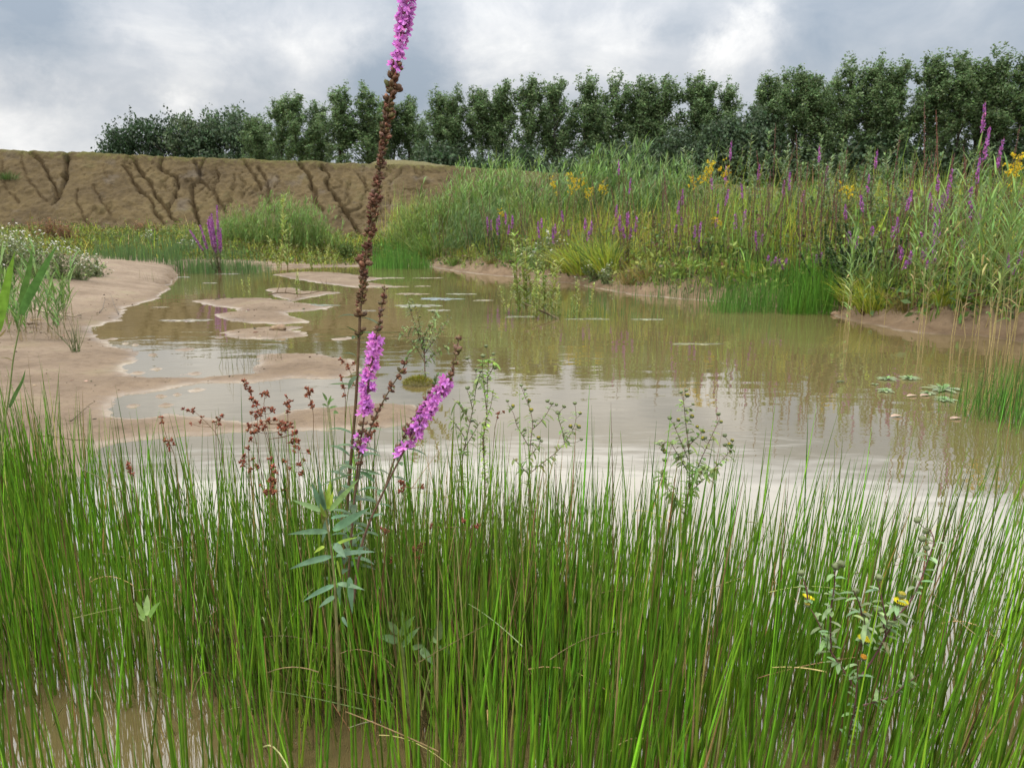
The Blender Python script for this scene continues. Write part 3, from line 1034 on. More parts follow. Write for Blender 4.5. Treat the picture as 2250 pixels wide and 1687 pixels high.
def grass_mass(mb, x, y, h, cols, width, droop, lean=0.18, bias=(0, 0), S=4, r=r, z=None):
    n = len(x)
    z = gz(x, y) if z is None else z
    base = np.stack([x, y, z - 0.02], -1)
    d = lean_dirs(n, r, lean, bias)
    P = arcs(base, d, h, np.abs(r.normal(droop, droop * 0.5, n)), S)
    # droop also carries the tip sideways
    side = horiz(r.uniform(0, 2 * np.pi, n))
    s = np.linspace(0, 1, S)
    P[..., :2] += (np.abs(r.normal(0, droop * 0.7, n)) * h)[:, None, None] * (s ** 2)[None, :, None] * side[:, None, :2]
    prof = np.interp(s, [0, 0.25, 0.7, 1], [0.7, 1.0, 0.65, 0.06])
    ribbons(mb, P, np.broadcast_to(width, (n,))[:, None] * prof[None], horiz(r.uniform(0, 2 * np.pi, n)), cols)


def sample_on(n, x0, x1, y0, y1, fn, r):
    """n random ground points in a box, kept with probability fn(x, y, shore distance)"""
    x, y = r.uniform(x0, x1, n), r.uniform(y0, y1, n)
    s = shore(x, y)
    keep = r.uniform(size=n) < fn(x, y, s)
    return x[keep], y[keep], s[keep]


# --- the tangled meadow on the bank
mb = MB()
meadow = lambda x, y, s: bank_mask(x, y) * sstep(s, 0.10, 0.5) * np.where(s < 5.5, 1.0, np.clip(1.6 - s * 0.11, 0.25, 1)) * sstep(berm_foot(x) - y, -0.5, 1) * (np.abs(x / np.maximum(y, 1)) < 0.82) * np.clip(13.0 / y, 0.35, 1.3)
x, y, s = sample_on(150000, -5.5, 17, 6.2, 29, meadow, r)
# keep it to a size that renders fast; what stands deep inside shows only its tops
n1 = fbm(x * 0.55, y * 0.55, 301, 3)
n2 = fbm(x * 0.9 + 7, y * 0.9, 302, 3)
n3 = vnoise(x * 3.2, y * 3.2, 303)
h = (0.20 + 0.74 * sstep(s, 0.2, 2.2)) * np.exp(r.normal(0, 0.24, len(x))) * (1 + 0.75 * n1) * (0.75 + 0.5 * n3)
kind = n2 + r.normal(0, 0.10, len(x))
cols = np.where((kind > 0.10)[:, None], np.array(G_YEL), np.where((kind > -0.07)[:, None], np.array(G_FRESH), np.array(G_BLUE)))
dead = r.uniform(size=len(x))
cols = np.where((dead < 0.06)[:, None], np.array(STRAW) * 0.75, np.where((dead < 0.13)[:, None], np.array(REDB), cols))
wd = np.where(kind < -0.07, 0.0075, 0.0050) * np.exp(r.normal(0, 0.25, len(x)))
grass_mass(mb, x, y, h, vary(cols, len(x), 0.32, 0.10, r), wd, 0.14, 0.16, (0.04, 0))
N_MEADOW = len(x)
# broad little leaves of the herbs that grow between the grasses
x, y, s = sample_on(85000, -5.5, 15, 6.2, 26, meadow, r)
hz_ = (0.15 + 0.62 * sstep(s, 0.2, 2.4)) * r.uniform(0.1, 1.0, len(x))
p = np.stack([x, y, gz(x, y) + hz_], -1)
ncl = 3
p = np.repeat(p, ncl, 0) + r.normal(0, 0.045, (len(p) * ncl, 3))
nn = fbm(p[:, 0] * 0.8, p[:, 1] * 0.8, 305, 3)
cc = np.where((nn > 0.05)[:, None], np.array((0.17, 0.21, 0.042)), np.array((0.085, 0.135, 0.034)))
cc = np.where((r.uniform(size=len(p)) < 0.16)[:, None], np.array((0.12, 0.075, 0.045)), cc)
cards(mb, p, r.uniform(0.018, 0.055, len(p)), vary(cc, len(p), 0.3, 0.1, r), 2.2, 0.5, r)
tag(mb.build("meadow_grass", M_LEAF), "dense tangle of green meadow grass and herbs on the bank", "grass", kind="stuff")

# --- low growth along the far margin, on the left
mb = MB()
farlow = lambda x, y, s: (1 - bank_mask(x, y)) * sstep(s, 0.05, 0.5) * sstep(y, 17.2, 18.6) * np.clip(1.2 - (y - 20) * 0.10, 0.15, 1)
x, y, s = sample_on(60000, -17, -1, 17, 28.5, farlow, r)
nn = fbm(x * 0.7, y * 0.7, 311, 3)
h = (0.07 + 0.16 * sstep(s, 0, 2)) * np.exp(r.normal(0, 0.35, len(x))) * (1 + 1.5 * nn)
cc = pick([G_YEL, G_FRESH, (0.13, 0.13, 0.03), (0.16, 0.10, 0.04), STRAW], [4, 4, 3, 1.2, 0.6], len(x), r)
grass_mass(mb, x, y, h, vary(cc, len(x), 0.3, 0.1, r), r.uniform(0.007, 0.014, len(x)), 0.2, 0.25, r=r)
p = np.stack([x, y, gz(x, y) + h * r.uniform(0.2, 0.9, len(x))], -1)[::2]
p = np.repeat(p, 2, 0) + r.normal(0, 0.05, (len(p) * 2, 3))
cards(mb, p, r.uniform(0.02, 0.06, len(p)), vary((0.10, 0.12, 0.025), len(p), 0.35, 0.15, r), 2.0, 0.5, r)
tag(mb.build("margin_grass", M_LEAF), "low yellow green grass along the far end of the pond under the slope", "grass", kind="stuff")

# --- dark green rush growing in the shallows: far end, right shore, thin stand in the water
def rush_patch(mb, px0, px1, py0, py1, n, h0, h1, col, wd, dens=None, lean=0.05, over_z=0.0):
    px, py = r.uniform(px0, px1, n), r.uniform(py0, py1, n)
    pts = np.array([on_z(a, b_, over_z) for a, b_ in zip(px, py)])
    u = (px - px0) / (px1 - px0)
    ragged = sstep(u, 0, 0.22) * (1 - sstep(u, 0.78, 1)) * np.clip(0.75 + 1.6 * fbm(pts[:, 0] * 2.3, pts[:, 1] * 1.5, 333, 3), 0, 1)
    keep = r.uniform(size=n) < (ragged if dens is None else dens(px, py))
    pts = pts[keep]
    hs_ = 0.6 + 0.4 * (sstep(u, 0, 0.4) * (1 - sstep(u, 0.6, 1)))[keep] if dens is None else 1.0
    n = len(pts)
    zz = np.maximum(gz(pts[:, 0], pts[:, 1]), -0.05)
    h = r.uniform(h0, h1, n) * np.exp(r.normal(0, 0.15, n)) * hs_
    base = np.stack([pts[:, 0], pts[:, 1], zz], -1)
    P = arcs(base, lean_dirs(n, r, lean), h, np.abs(r.normal(0, 0.03, n)), 4)
    ribbons(mb, P, wd * np.array([1, 0.95, 0.7, 0.1])[None] * np.exp(r.normal(0, 0.2, (n, 1))), np.broadcast_to(np.array([1.0, 0.2, 0]), (n, 3)) + r.normal(0, 0.4, (n, 3)), vary(col, n, 0.25, 0.08, r))


mb = MB()
rush_patch(mb, 150, 620, 570, 603, 5200, 0.22, 0.45, (0.075, 0.13, 0.04), 0.006)
rush_patch(mb, 790, 960, 570, 592, 2600, 0.24, 0.5, (0.065, 0.15, 0.022), 0.006)
tag(mb.build("rush_stand", M_RUSH), "green rushes standing in the shallows at the far end of the pond", "rushes", kind="stuff")
mb = MB()
rush_patch(mb, 1530, 1900, 636, 690, 4400, 0.18, 0.46, (0.065, 0.145, 0.022), 0.0032, lean=0.10)
rush_patch(mb, 1720, 1850, 664, 692, 2300, 0.20, 0.52, (0.075, 0.175, 0.018), 0.0032, lean=0.10)
rush_patch(mb, 1400, 1640, 615, 662, 1200, 0.12, 0.36, (0.07, 0.125, 0.035), 0.003, lean=0.12)
rush_patch(mb, 1880, 2080, 650, 705, 900, 0.12, 0.34, (0.085, 0.15, 0.035), 0.003, lean=0.12)
tag(mb.build("rush_stand", M_RUSH), "dense dark green rushes at the water's edge below the meadow bank", "rushes", kind="stuff")
mb = MB()
rush_patch(mb, 1100, 1560, 640, 705, 620, 0.10, 0.34, (0.06, 0.12, 0.03), 0.0024, lambda a, b_: np.where(np.abs(b_ - 697) < 7, 1.0, 0.5) * np.clip(1.15 - np.abs(a - 1290) / 300, 0, 1))
rush_patch(mb, 1500, 1760, 715, 765, 60, 0.10, 0.30, (0.06, 0.11, 0.03), 0.0022)
tag(mb.build("rush_stand", M_RUSH), "thin scattered rushes standing out in the open water", "rushes", kind="stuff")


# --- purple loosestrife of the meadow: copies of a few plants
def loosestrife(r, H, n_st, bloom, bushy=0.5, fat=1.0, low=0.78, fan=0.05):
    t = thing("purple_loosestrife", "loosestrife", "wildflower")
    st, lf = MB(), MB()
    for i in range(n_st):
        fl, sd = MB(), MB()
        h = H * (1.0 if i == 0 else r.uniform(0.65, 0.95))
        b0 = np.array([r.normal(0, 0.035), r.normal(0, 0.035), -0.03])
        d = lean_dirs(1, r, 0.08 + fan * i)[0]
        P = arcs(b0[None], d[None], h, r.normal(0, 0.03, 1), 8)
        tubes(st, P, np.linspace(0.0052, 0.0028, 8)[None], vary((0.105, 0.048, 0.032), 1, 0.15, r=r), k=4)
        n = int(h * 42 * bushy) + 6
        f = r.uniform(0.12, 0.72, n)
        bs = np.stack([np.interp(f, np.linspace(0, 1, 8), P[0, :, j]) for j in range(3)], -1)
        dd = horiz(r.uniform(0, 6.28, n))
        dd[:, 2] = r.uniform(0.1, 0.8, n)
        leaves(lf, bs, dd, r.uniform(0.035, 0.075, n), 0.0075, vary((0.10, 0.14, 0.045), n, 0.25, 0.1, r), 0.3, 4, 0.0)
        # spent capsules below, flowers above
        f0, f1 = 0.66, (0.80 if bloom > 0.5 else 0.97)
        n = int((f1 - f0) * h / 0.006)
        f = r.uniform(f0, f1, n)
        bs = np.stack([np.interp(f, np.linspace(0, 1, 8), P[0, :, j]) for j in range(3)], -1)
        blobs(sd, bs + horiz(r.uniform(0, 6.28, n)) * 0.007, r.normal(size=(n, 3)), 0.0035, 0.0055, vary((0.13, 0.065, 0.045), n, 0.3, 0.1, r))
        if r.uniform() < bloom or (i == 0 and bloom > 0.5):
            g0 = r.uniform(low, low + 0.06)
            n = int((0.985 - g0) * h / 0.0022)
            f = r.uniform(g0, 0.985, n)
            wid = np.interp(f, [g0, g0 + 0.04, 0.97, 0.99], [0.010 * fat, 0.018 * fat, 0.010 * fat, 0.004])
            bs = np.stack([np.interp(f, np.linspace(0, 1, 8), P[0, :, j]) for j in range(3)], -1)
            cards(fl, bs + horiz(r.uniform(0, 6.28, n)) * (wid * r.uniform(0.3, 1, n))[:, None], r.uniform(0.009, 0.016, n) * fat, vary(PURPLE, n, 0.3, 0.1, r), 1.3, 0, r)
        sd.build("seed_head", M_SEED, t)
        if fl.n:
            fl.build("flower_spike", M_PETAL, t)
    st.build("stem", M_STEM, t)
    lf.build("leaves", M_LEAF, t)
    return t


r = np.random.default_rng(303)
LSF = Kinds([loosestrife(r, 1.15, 2, 0.9, 0.5, 1.25), loosestrife(r, 1.3, 3, 0.8, 0.5, 1.25), loosestrife(r, 1.0, 2, 1.0, 0.9, 1.35), loosestrife(r, 0.8, 3, 1.0, 1.0, 1.45, 0.7)])
LSB = Kinds([loosestrife(r, 1.4, 3, 0.0, 0.5), loosestrife(r, 1.25, 2, 0.0, 0.4), loosestrife(r, 1.1, 3, 0.15, 0.6)])
LS_H = [1.15, 1.3, 1.0, 0.8]


def meadow_depth(px, Ymin=6.5):
    """depth of the shoreline below a pixel column on the right bank"""
    py = np.interp(px, [a for a, b_ in SHORE_FAR], [b_ for a, b_ in SHORE_FAR])
    return on_z(px, py)[1]


# flower tips traced from the photograph: (px, py of the tip, metres behind the waterline, label)
TIPS = [
    (1594, 310, 3.2, 0, "tall purple loosestrife rising above the yellow flowers against the trees"), (1583, 362, 3.0, 2, "loosestrife with a short purple tip just under the yellow flowers"),
    (1117, 458, 1.6, 3, "loosestrife of the purple group low on the bank, tallest spike"), (1078, 470, 1.5, 3, "loosestrife of the purple group low on the bank, left edge"), (1098, 466, 1.7, 3, "loosestrife in the purple group low on the bank, shorter spike"), (1143, 468, 1.8, 2, "loosestrife at the right edge of the purple group low on the bank"),
    (1222, 485, 1.3, 3, "small purple loosestrife left of the bright yellow green tuft"), (1258, 455, 1.8, 2, None), (1374, 455, 1.6, 3, "purple loosestrife right above the bright yellow green tuft"), (1388, 458, 1.8, 3, None), (1476, 430, 2.0, 2, "lone purple spike right of the yellow green tuft"),
    (1513, 405, 2.4, 2, None), (1570, 405, 2.2, 2, None), (1625, 450, 2.0, 3, None), (1735, 370, 3.0, 1, None), (1818, 318, 3.6, 0, "loosestrife with a small purple tip over the middle of the meadow skyline"), (1885, 438, 2.0, 2, "purple loosestrife above the dark leafy bush"),
    (1882, 500, 1.2, 3, "purple flower in front of the dark leafy bush"), (1796, 548, 0.9, 3, "short purple loosestrife standing low above the dark rushes"), (1724, 562, 0.8, 3, "low purple loosestrife, right one of the pair above the rushes"), (1694, 556, 0.8, 3, "low purple loosestrife, left one of the pair above the rushes"),
    (2002, 465, 1.3, 2, None), (2018, 425, 1.6, 2, None), (2047, 390, 1.8, 2, None), (2052, 478, 1.2, 2, None), (2073, 470, 1.3, 3, None), (2090, 368, 2.0, 0, "brightest tall purple spike of the loosestrife near the reeds"), (2084, 380, 1.9, 0, None),
    (1989, 535, 0.9, 3, None), (2042, 535, 0.9, 3, None), (2228, 540, 0.6, 3, "purple loosestrife spike at the right edge among the reeds"), (2170, 228, 2.2, 0, "highest purple loosestrife at the right, against the trees"), (2160, 262, 2.0, 2, "pink loosestrife just below the highest one, against the trees"),
    (2168, 330, 1.8, 2, None), (1910, 330, 3.2, 0, None), (1970, 405, 1.7, 2, None), (1935, 415, 2.0, 2, None), (2120, 445, 1.2, 2, None), (1655, 360, 3.0, 0, None), (1672, 500, 1.2, 3, None), (1530, 480, 1.4, 3, None), (1340, 440, 2.0, 2, None),
    (1290, 470, 1.6, 3, None), (1190, 472, 1.6, 3, None), (1372, 350, 4.0, 0, "loosestrife tip poking into the trees above the yellow patch"),
]


def tip_plant(kinds, i, px, py, dy, Hn, label, group):
    Yd = meadow_depth(px) + dy
    p = at_depth(px, py, Yd)
    z0 = gz(p[0], Yd)
    s = (p[2] - z0) / Hn
    if s < 0.45:
        p = at_depth(px, py, Yd)
        s = 0.45
    return kinds.put(i, (p[0], Yd, p[2] - s * Hn), rz=r.uniform(0, 6.28), s=(max(0.8, min(s, 1.1)), max(0.8, min(s, 1.1)), s), label=label or "purple loosestrife scattered among the meadow grass", group=group)


for px, py, dy, i, lab in TIPS:
    tip_plant(LSF, i, px, py, dy, LS_H[i] * 0.98, lab, None if lab else "purple loosestrife scattered through the meadow")
# spent brown spikes
for j in range(74):
    px = r.uniform(1150, 2240) if j % 5 else r.uniform(930, 1200)
    dy = r.uniform(0.7, 3.4)
    top = np.interp(px, [950, 1150, 1400, 1600, 1800, 2000, 2240], [430, 420, 395, 350, 330, 310, 270]) + r.uniform(-12, 110) * (1.2 - dy / 4)
    tip_plant(LSB, int(r.integers(3)), px, top, dy, [1.4, 1.25, 1.1][j % 3] * 0.97, "loosestrife gone to seed, thin red-brown spikes among the meadow grass", "spent loosestrife in the meadow")

# a flowering clump standing alone in the water at the far left
r = np.random.default_rng(17)
lone = loosestrife(r, 1.42, 12, 1.0, 1.6, 1.7, 0.52, 0.022)
pb = on_z(481, 602)
place_thing(lone, (pb[0], pb[1], -0.02), rz=1.0, label="bright purple loosestrife standing alone in the shallow water at the far left")
lone["group"] = "loosestrife at the far end of the pond"


# --- golden rod
def goldenrod(r, H):
    t = thing("goldenrod", "goldenrod", "wildflower")
    st, lf, fl = MB(), MB(), MB()
    for i in range(4):
        h = H * r.uniform(0.8, 1.0)
        b0 = np.array([r.normal(0, 0.06), r.normal(0, 0.06), -0.03])
        P = arcs(b0[None], lean_dirs(1, r, 0.08), h, np.zeros(1), 7)
        tubes(st, P, np.linspace(0.005, 0.0025, 7)[None], (0.12, 0.13, 0.03), k=4)
        n = 70
        f = r.uniform(0.15, 0.86, n)
        bs = np.stack([np.interp(f, np.linspace(0, 1, 7), P[0, :, j]) for j in range(3)], -1)
        dd = horiz(r.uniform(0, 6.28, n))
        dd[:, 2] = r.uniform(0.1, 0.6, n)
        leaves(lf, bs, dd, r.uniform(0.05, 0.10, n), 0.006, vary((0.18, 0.205, 0.04), n, 0.2, 0.1, r), 0.35, 4, 0.0)
        top = P[0, -1]
        for q in range(5):
            az = r.uniform(0, 6.28)
            L = r.uniform(0.03, 0.09)
            d = np.array([math.cos(az), math.sin(az), r.uniform(0.2, 1.0)])
            bp = top - np.array([0, 0, r.uniform(0.0, 0.14)])
            A = arcs(bp[None], d[None], L, np.array([0.25]), 5)
            tubes(fl, A, 0.0012, (0.2, 0.18, 0.03), k=3)
            m = 15
            ff = r.uniform(0.15, 1, m)
            bb = np.stack([np.interp(ff, np.linspace(0, 1, 5), A[0, :, j]) for j in range(3)], -1)
            cards(fl, bb + r.normal(0, 0.007, (m, 3)), r.uniform(0.008, 0.017, m), vary((0.58, 0.42, 0.02), m, 0.2, 0.08, r), 1.2, 0.6, r)
    st.build("stem", M_STEM, t)
    lf.build("leaves", M_LEAF, t)
    fl.build("flower_head", M_PETAL, t)
    return t


r = np.random.default_rng(404)
GOLD = Kinds([goldenrod(r, 1.2) for _ in range(3)])
for j, (px, py, dy, lab) in enumerate([
        (1555, 340, 2.6, "yellow goldenrod beside the tall purple spike, uppermost head"), (1585, 350, 2.5, "small yellow goldenrod touching the tall purple spike"), (1535, 372, 2.3, "lower yellow goldenrod left of the tall purple spike"),
        (1258, 368, 4.5, "goldenrod in the bright yellow patch, top of the patch"), (1275, 380, 4.4, None), (1262, 395, 4.0, None), (1300, 402, 4.2, None), (1215, 388, 4.4, "goldenrod on the left fringe of the yellow patch"), (1325, 396, 4.2, "pale goldenrod on the right fringe of the yellow patch"),
        (2225, 318, 1.2, "orange yellow goldenrod at the right edge among the reeds"), (2240, 340, 1.1, "smaller goldenrod at the right edge, below the orange yellow one"), (1862, 395, 2.4, "faint yellow goldenrod in the middle of the meadow"), (1575, 470, 1.6, "leafy goldenrod with few flowers, below the yellow heads"), (1102, 458, 2.2, "goldenrod tip between the purple group on the bank"), ]):
    tip_plant(GOLD, j, px, py, dy, 1.2 * 0.98, lab or "goldenrod flowering among the meadow grass", "goldenrod in the meadow")


# --- common reed
def reed(r, H, bend, bare=0.0, n_leaf=14, LW=0.0095):
    t = thing("common_reed", "reed", "reed")
    st, lf = MB(), MB()
    az = r.uniform(0, 6.28)
    d = lean_dirs(1, r, 0.07)[0]
    P = arcs(np.array([[0, 0, -0.05]]), d[None], H * 0.86, np.array([0.02]), 10)
    s = np.linspace(0, 1, 10)
    P[0, :, :2] += (bend * H * s ** 2)[:, None] * np.array([math.cos(az), math.sin(az)])
    colb, colt = np.array((0.36, 0.28, 0.12)), np.array((0.13, 0.19, 0.05))
    cs = colb + (colt - colb) * sstep(s, 0.25, 0.55)[:, None]
    tubes(st, P, np.linspace(0.0048, 0.002, 10)[None], cs[None], k=5)
    f = np.linspace(0.25 + bare, 0.99, n_leaf) + r.normal(0, 0.01, n_leaf)
    bs = np.stack([np.interp(f, s, P[0, :, j]) for j in range(3)], -1)
    a = np.where(np.arange(n_leaf) % 2 == 0, az, az + np.pi) + r.normal(0, 0.5, n_leaf)
    dd = horiz(a) * 0.62
    dd[:, 2] = np.interp(f, [0.25, 1], [0.6, 1.3])
    L = np.interp(f, [0.25, 0.6, 1.0], [0.22, 0.42, 0.30]) * r.uniform(0.8, 1.15, n_leaf)
    sp = np.linspace(0, 1, 7)
    prof = np.interp(sp, [0, 0.12, 0.4, 0.8, 1], [0.5, 0.95, 1.0, 0.45, 0.03])
    dry = (r.uniform(size=n_leaf) < 0.12)[:, None] & (f < 0.6)[:, None]
    cc = np.where(dry, np.array(STRAW), np.array((0.145, 0.235, 0.06)))
    leaves(lf, bs, dd, L, LW, vary(cc, n_leaf, 0.2, 0.08, r), np.interp(f, [0.25, 1], [0.55, 0.22]), 7, 0.35, prof)
    st.build("stem", M_STEM, t)
    lf.build("leaves", M_LEAF, t)
    return t


r = np.random.default_rng(505)
REED = Kinds([reed(r, 1.7, 0.06), reed(r, 1.8, 0.10), reed(r, 1.55, 0.03, 0.15, 10), reed(r, 1.9, 0.14)])
RH = [1.7, 1.8, 1.55, 1.9]
# reed belt on the right: foot (px,py) on the mud or in the water, top py
for j in range(64):
    px = 1985 + 300 * r.uniform() ** 0.75 if j < 46 else r.uniform(1850, 2230)
    if j < 26:
        py = np.interp(px, [1985, 2250], [718, 748]) + r.uniform(-12, 30)
        z0, lab = -0.02, "reed with a straw coloured base at the water's edge on the right"
    else:
        py = np.interp(px, [1985, 2250], [700, 720]) - r.uniform(0, 40)
        z0, lab = 0.15, "tall green reed among the right hand reed belt"
    q = on_z(px, py, z0)
    q[2] = max(gz(q[0], q[1]), -0.05)
    top = np.interp(px, [1850, 2000, 2100, 2250], [400, 360, 310, 285]) + r.uniform(0, 150)
    i = int(r.integers(4))
    s = max(0.5, (at_depth(px, top, q[1])[2] - q[2]) / (RH[i] * 0.97))
    REED.put(i, q, rz=r.uniform(0, 6.28), s=(min(s, 1.0) * 0.95, min(s, 1.0) * 0.95, s), label=lab, group="reeds of the right hand reed belt", lean=(0, r.normal(0.03, 0.06)))
# the tall dark reeds leaning over the skyline
for j, (px, py, dy, lab) in enumerate([(2105, 275, 0.9, "tallest reed of the right hand belt, leaves crossing the trees"), (2085, 300, 0.8, "broad leaved reed left of the tallest one"), (2040, 365, 0.6, "reed leaning out of the meadow beside the purple spikes"), (2215, 300, 0.4, "reed standing before the orange yellow goldenrod")]):
    Yd = meadow_depth(px) + dy
    p = at_depth(px, py, Yd)
    z0 = gz(p[0], Yd)
    REED.put(3 if j < 2 else 1, (p[0], Yd, z0), rz=j * 1.7, s=(p[2] - z0) / (1.9 * 0.96), label=lab, group="reeds of the right hand reed belt")


# --- fine feathery reed clumps further off
def reed_clump(r, H, n, spread, col, name="reed_clump", lw=0.008, drift=0.25):
    t = thing(name, "reeds", "reeds")
    st, lf = MB(), MB()
    b0 = np.stack([r.normal(0, spread, n), r.normal(0, spread * 0.8, n), np.full(n, -0.03)], -1)
    h = H * np.exp(-0.5 * (b0[:, 0] / (spread * 1.9)) ** 2) * r.uniform(0.62, 1.0, n)
    d = lean_dirs(n, r, 0.10)
    P = arcs(b0, d, h, np.full(n, 0.02), 7)
    s = np.linspace(0, 1, 7)
    P[..., 0] += (h * drift * r.uniform(0.3, 1.2, n))[:, None] * s[None] ** 2
    tubes(st, P, np.linspace(0.0042, 0.0016, 7)[None], vary((0.13, 0.16, 0.045), n, 0.2, 0.1, r), k=3)
    m = 20
    f = r.uniform(0.15, 1.0, (n, m))
    bs = np.stack([[np.interp(f[i], s, P[i, :, j]) for i in range(n)] for j in range(3)], -1).reshape(-1, 3)
    N = n * m
    dd = horiz(r.uniform(0, 6.28, N)) * 0.5
    dd[:, 0] += 0.25 * np.sign(drift)
    dd[:, 2] = r.uniform(0.5, 1.4, N)
    leaves(lf, bs, dd, r.uniform(0.16, 0.34, N) * H / 1.6, lw, vary(col, N, 0.25, 0.1, r), r.uniform(0.2, 0.6, N), 5, 0.0, [0.5, 1, 0.8, 0.45, 0.04])
    st.build("stems", M_STEM, t)
    lf.build("leaves", M_LEAF, t)
    return t


r = np.random.default_rng(606)
RC = Kinds([reed_clump(r, 1.8, 120, 0.62, (0.14, 0.23, 0.055)), reed_clump(r, 1.7, 100, 0.55, (0.16, 0.225, 0.05), drift=-0.2), reed_clump(r, 1.6, 80, 0.48, (0.10, 0.165, 0.05))])
for j, (px, foot, top, Yd, lab) in enumerate([
        (600, 560, 418, 22.4, "feathery bright green reed clump before the eroded slope, tallest part"), (535, 560, 440, 22.6, "feathery green reed clump before the slope, left part"), (660, 560, 440, 22.3, "feathery green reed clump before the slope, right part"), (705, 560, 478, 22.2, "low right fringe of the feathery reeds before the slope"), (500, 562, 470, 22.0, "low left fringe of the feathery reeds before the slope")]):
    p = at_depth(px, top, Yd)
    z0 = gz(p[0], Yd)
    RC.put(j % 2, (p[0], Yd, z0), rz=0 if j % 2 == 0 else 0.4, s=(p[2] - z0) / 1.72, label=lab, group="feathery reeds before the eroded slope")
for j, (px, top, dy, i, lab) in enumerate([
        (1085, 325, 6.5, 0, "tall wind-bent reed clump breaking the skyline over the left meadow"), (1040, 360, 6.2, 0, "reed clump just left of the wind-bent one on the skyline"), (1000, 400, 4.5, 1, "reed clump on the left shoulder of the meadow"), (950, 420, 3.2, 1, "drooping reed clump at the left end of the meadow"), (905, 445, 3.0, 1, "outermost reed clump at the left end of the meadow, against the slope"),
        (1010, 440, 2.2, 2, "dark reed clump low on the left meadow bank"), (1060, 430, 2.6, 2, "dark reed clump right of the low one on the left bank"), (1150, 400, 5.0, 1, "reed clump behind the purple flower group"),
        (1300, 318, 7.0, 0, "tall reeds against the trees, left of the yellow heads"), (1345, 305, 7.4, 2, "dark feathery reeds reaching up into the trees"), (1420, 340, 6.6, 2, "dark reeds against the trees, between yellow patch and yellow heads"), (1460, 335, 6.4, 0, "green reeds against the trees, left of the goldenrod heads"), (1220, 352, 7.5, 2, "reeds behind the bright yellow patch")]):
    Yd = meadow_depth(px) + dy
    p = at_depth(px, top, Yd)
    z0 = gz(p[0], Yd)
    RC.put(i, (p[0], Yd, z0), rz=r.normal(0, 0.3), s=(p[2] - z0) / (1.72 if i < 2 else 1.5), label=lab, group="reed clumps on the meadow")


# --- willow scrub and saplings
def willow(r, H, n_st, spread, col, leafL=0.075, leafW=0.007, dens=1.0, name="willow_shrub"):
    t = thing(name, "willow", "shrub" if name == "willow_shrub" else "sapling")
    st, lf = MB(), MB()
    for i in range(n_st):
        h = H * (1 if i == 0 else r.uniform(0.55, 0.97))
        b0 = np.array([[r.normal(0, spread * 0.3), r.normal(0, spread * 0.3), -0.04]])
        d = lean_dirs(1, r, spread * 0.5)
        P = arcs(b0, d, h, np.array([-0.04]), 7)
        tubes(st, P, np.linspace(0.006, 0.0018, 7)[None], vary((0.17, 0.13, 0.05), 1, 0.2, r=r), k=4)
        n = int(85 * h * dens)
        f = r.uniform(0.18, 1.0, n)
        bs = np.stack([np.interp(f, np.linspace(0, 1, 7), P[0, :, j]) for j in range(3)], -1)
        dd = horiz(r.uniform(0, 6.28, n)) * 0.8
        dd[:, 2] = r.uniform(0.2, 1.2, n)
        leaves(lf, bs, dd, leafL * r.uniform(0.6, 1.2, n), leafW, vary(col, n, 0.22, 0.08, r), r.uniform(0.1, 0.4, n), 4, 0.0)
    st.build("stems", M_STEM, t)
    lf.build("leaves", M_LEAF, t)
    return t


r = np.random.default_rng(707)
WS = Kinds([willow(r, 1.5, 9, 0.55, (0.14, 0.20, 0.08), 0.10, 0.011), willow(r, 1.4, 8, 0.6, (0.12, 0.185, 0.065), 0.09, 0.010), willow(r, 1.1, 9, 0.6, (0.065, 0.115, 0.035), 0.06, 0.014, 2.8)])
WH = [1.5, 1.4, 1.1]
for j, (px, top, dy, i, lab) in enumerate([
        (1640, 295, 5.2, 0, "grey green willow shrub on the skyline under the treeline notch"), (1690, 300, 5.0, 1, "willow shrub just right of the one under the treeline notch"), (1745, 318, 5.0, 0, "willow shrub on the skyline, middle of the meadow"), (1800, 325, 4.8, 1, None), (1860, 298, 4.6, 0, "tallest pale willow shrub on the skyline right of centre"), (1905, 315, 4.4, 1, None), (1960, 330, 4.0, 0, None), (2010, 330, 3.8, 1, None), (1600, 330, 5.4, 1, None), (1530, 330, 6.0, 0, "willow shrub behind the goldenrod heads"), (2060, 335, 3.4, 1, None), (2130, 330, 3.0, 0, None), (1840, 345, 3.6, 0, None), (1720, 350, 3.8, 1, None),
        (1885, 470, 1.3, 2, "dark leafy bush in the middle of the meadow bank"), (1910, 500, 1.0, 2, "dark leafy bush, right half"), (1860, 520, 1.0, 2, "dark leafy bush, low left part"), (1570, 520, 1.2, 2, "dark shrubby herb at the meadow's lower edge"), (1280, 535, 0.8, 2, "brown shaded bush under the yellow green tuft"), (1080, 500, 1.2, 2, "dark herb clump under the purple flower group")]):
    Yd = meadow_depth(px) + dy
    p = at_depth(px, top, Yd)
    z0 = gz(p[0], Yd)
    s = (p[2] - z0) / (WH[i] * 0.97)
    WS.put(i, (p[0], Yd, z0), rz=r.uniform(0, 6.28), s=s, label=lab or "pale willow shrub among the others along the meadow skyline", group="willow shrubs along the meadow")

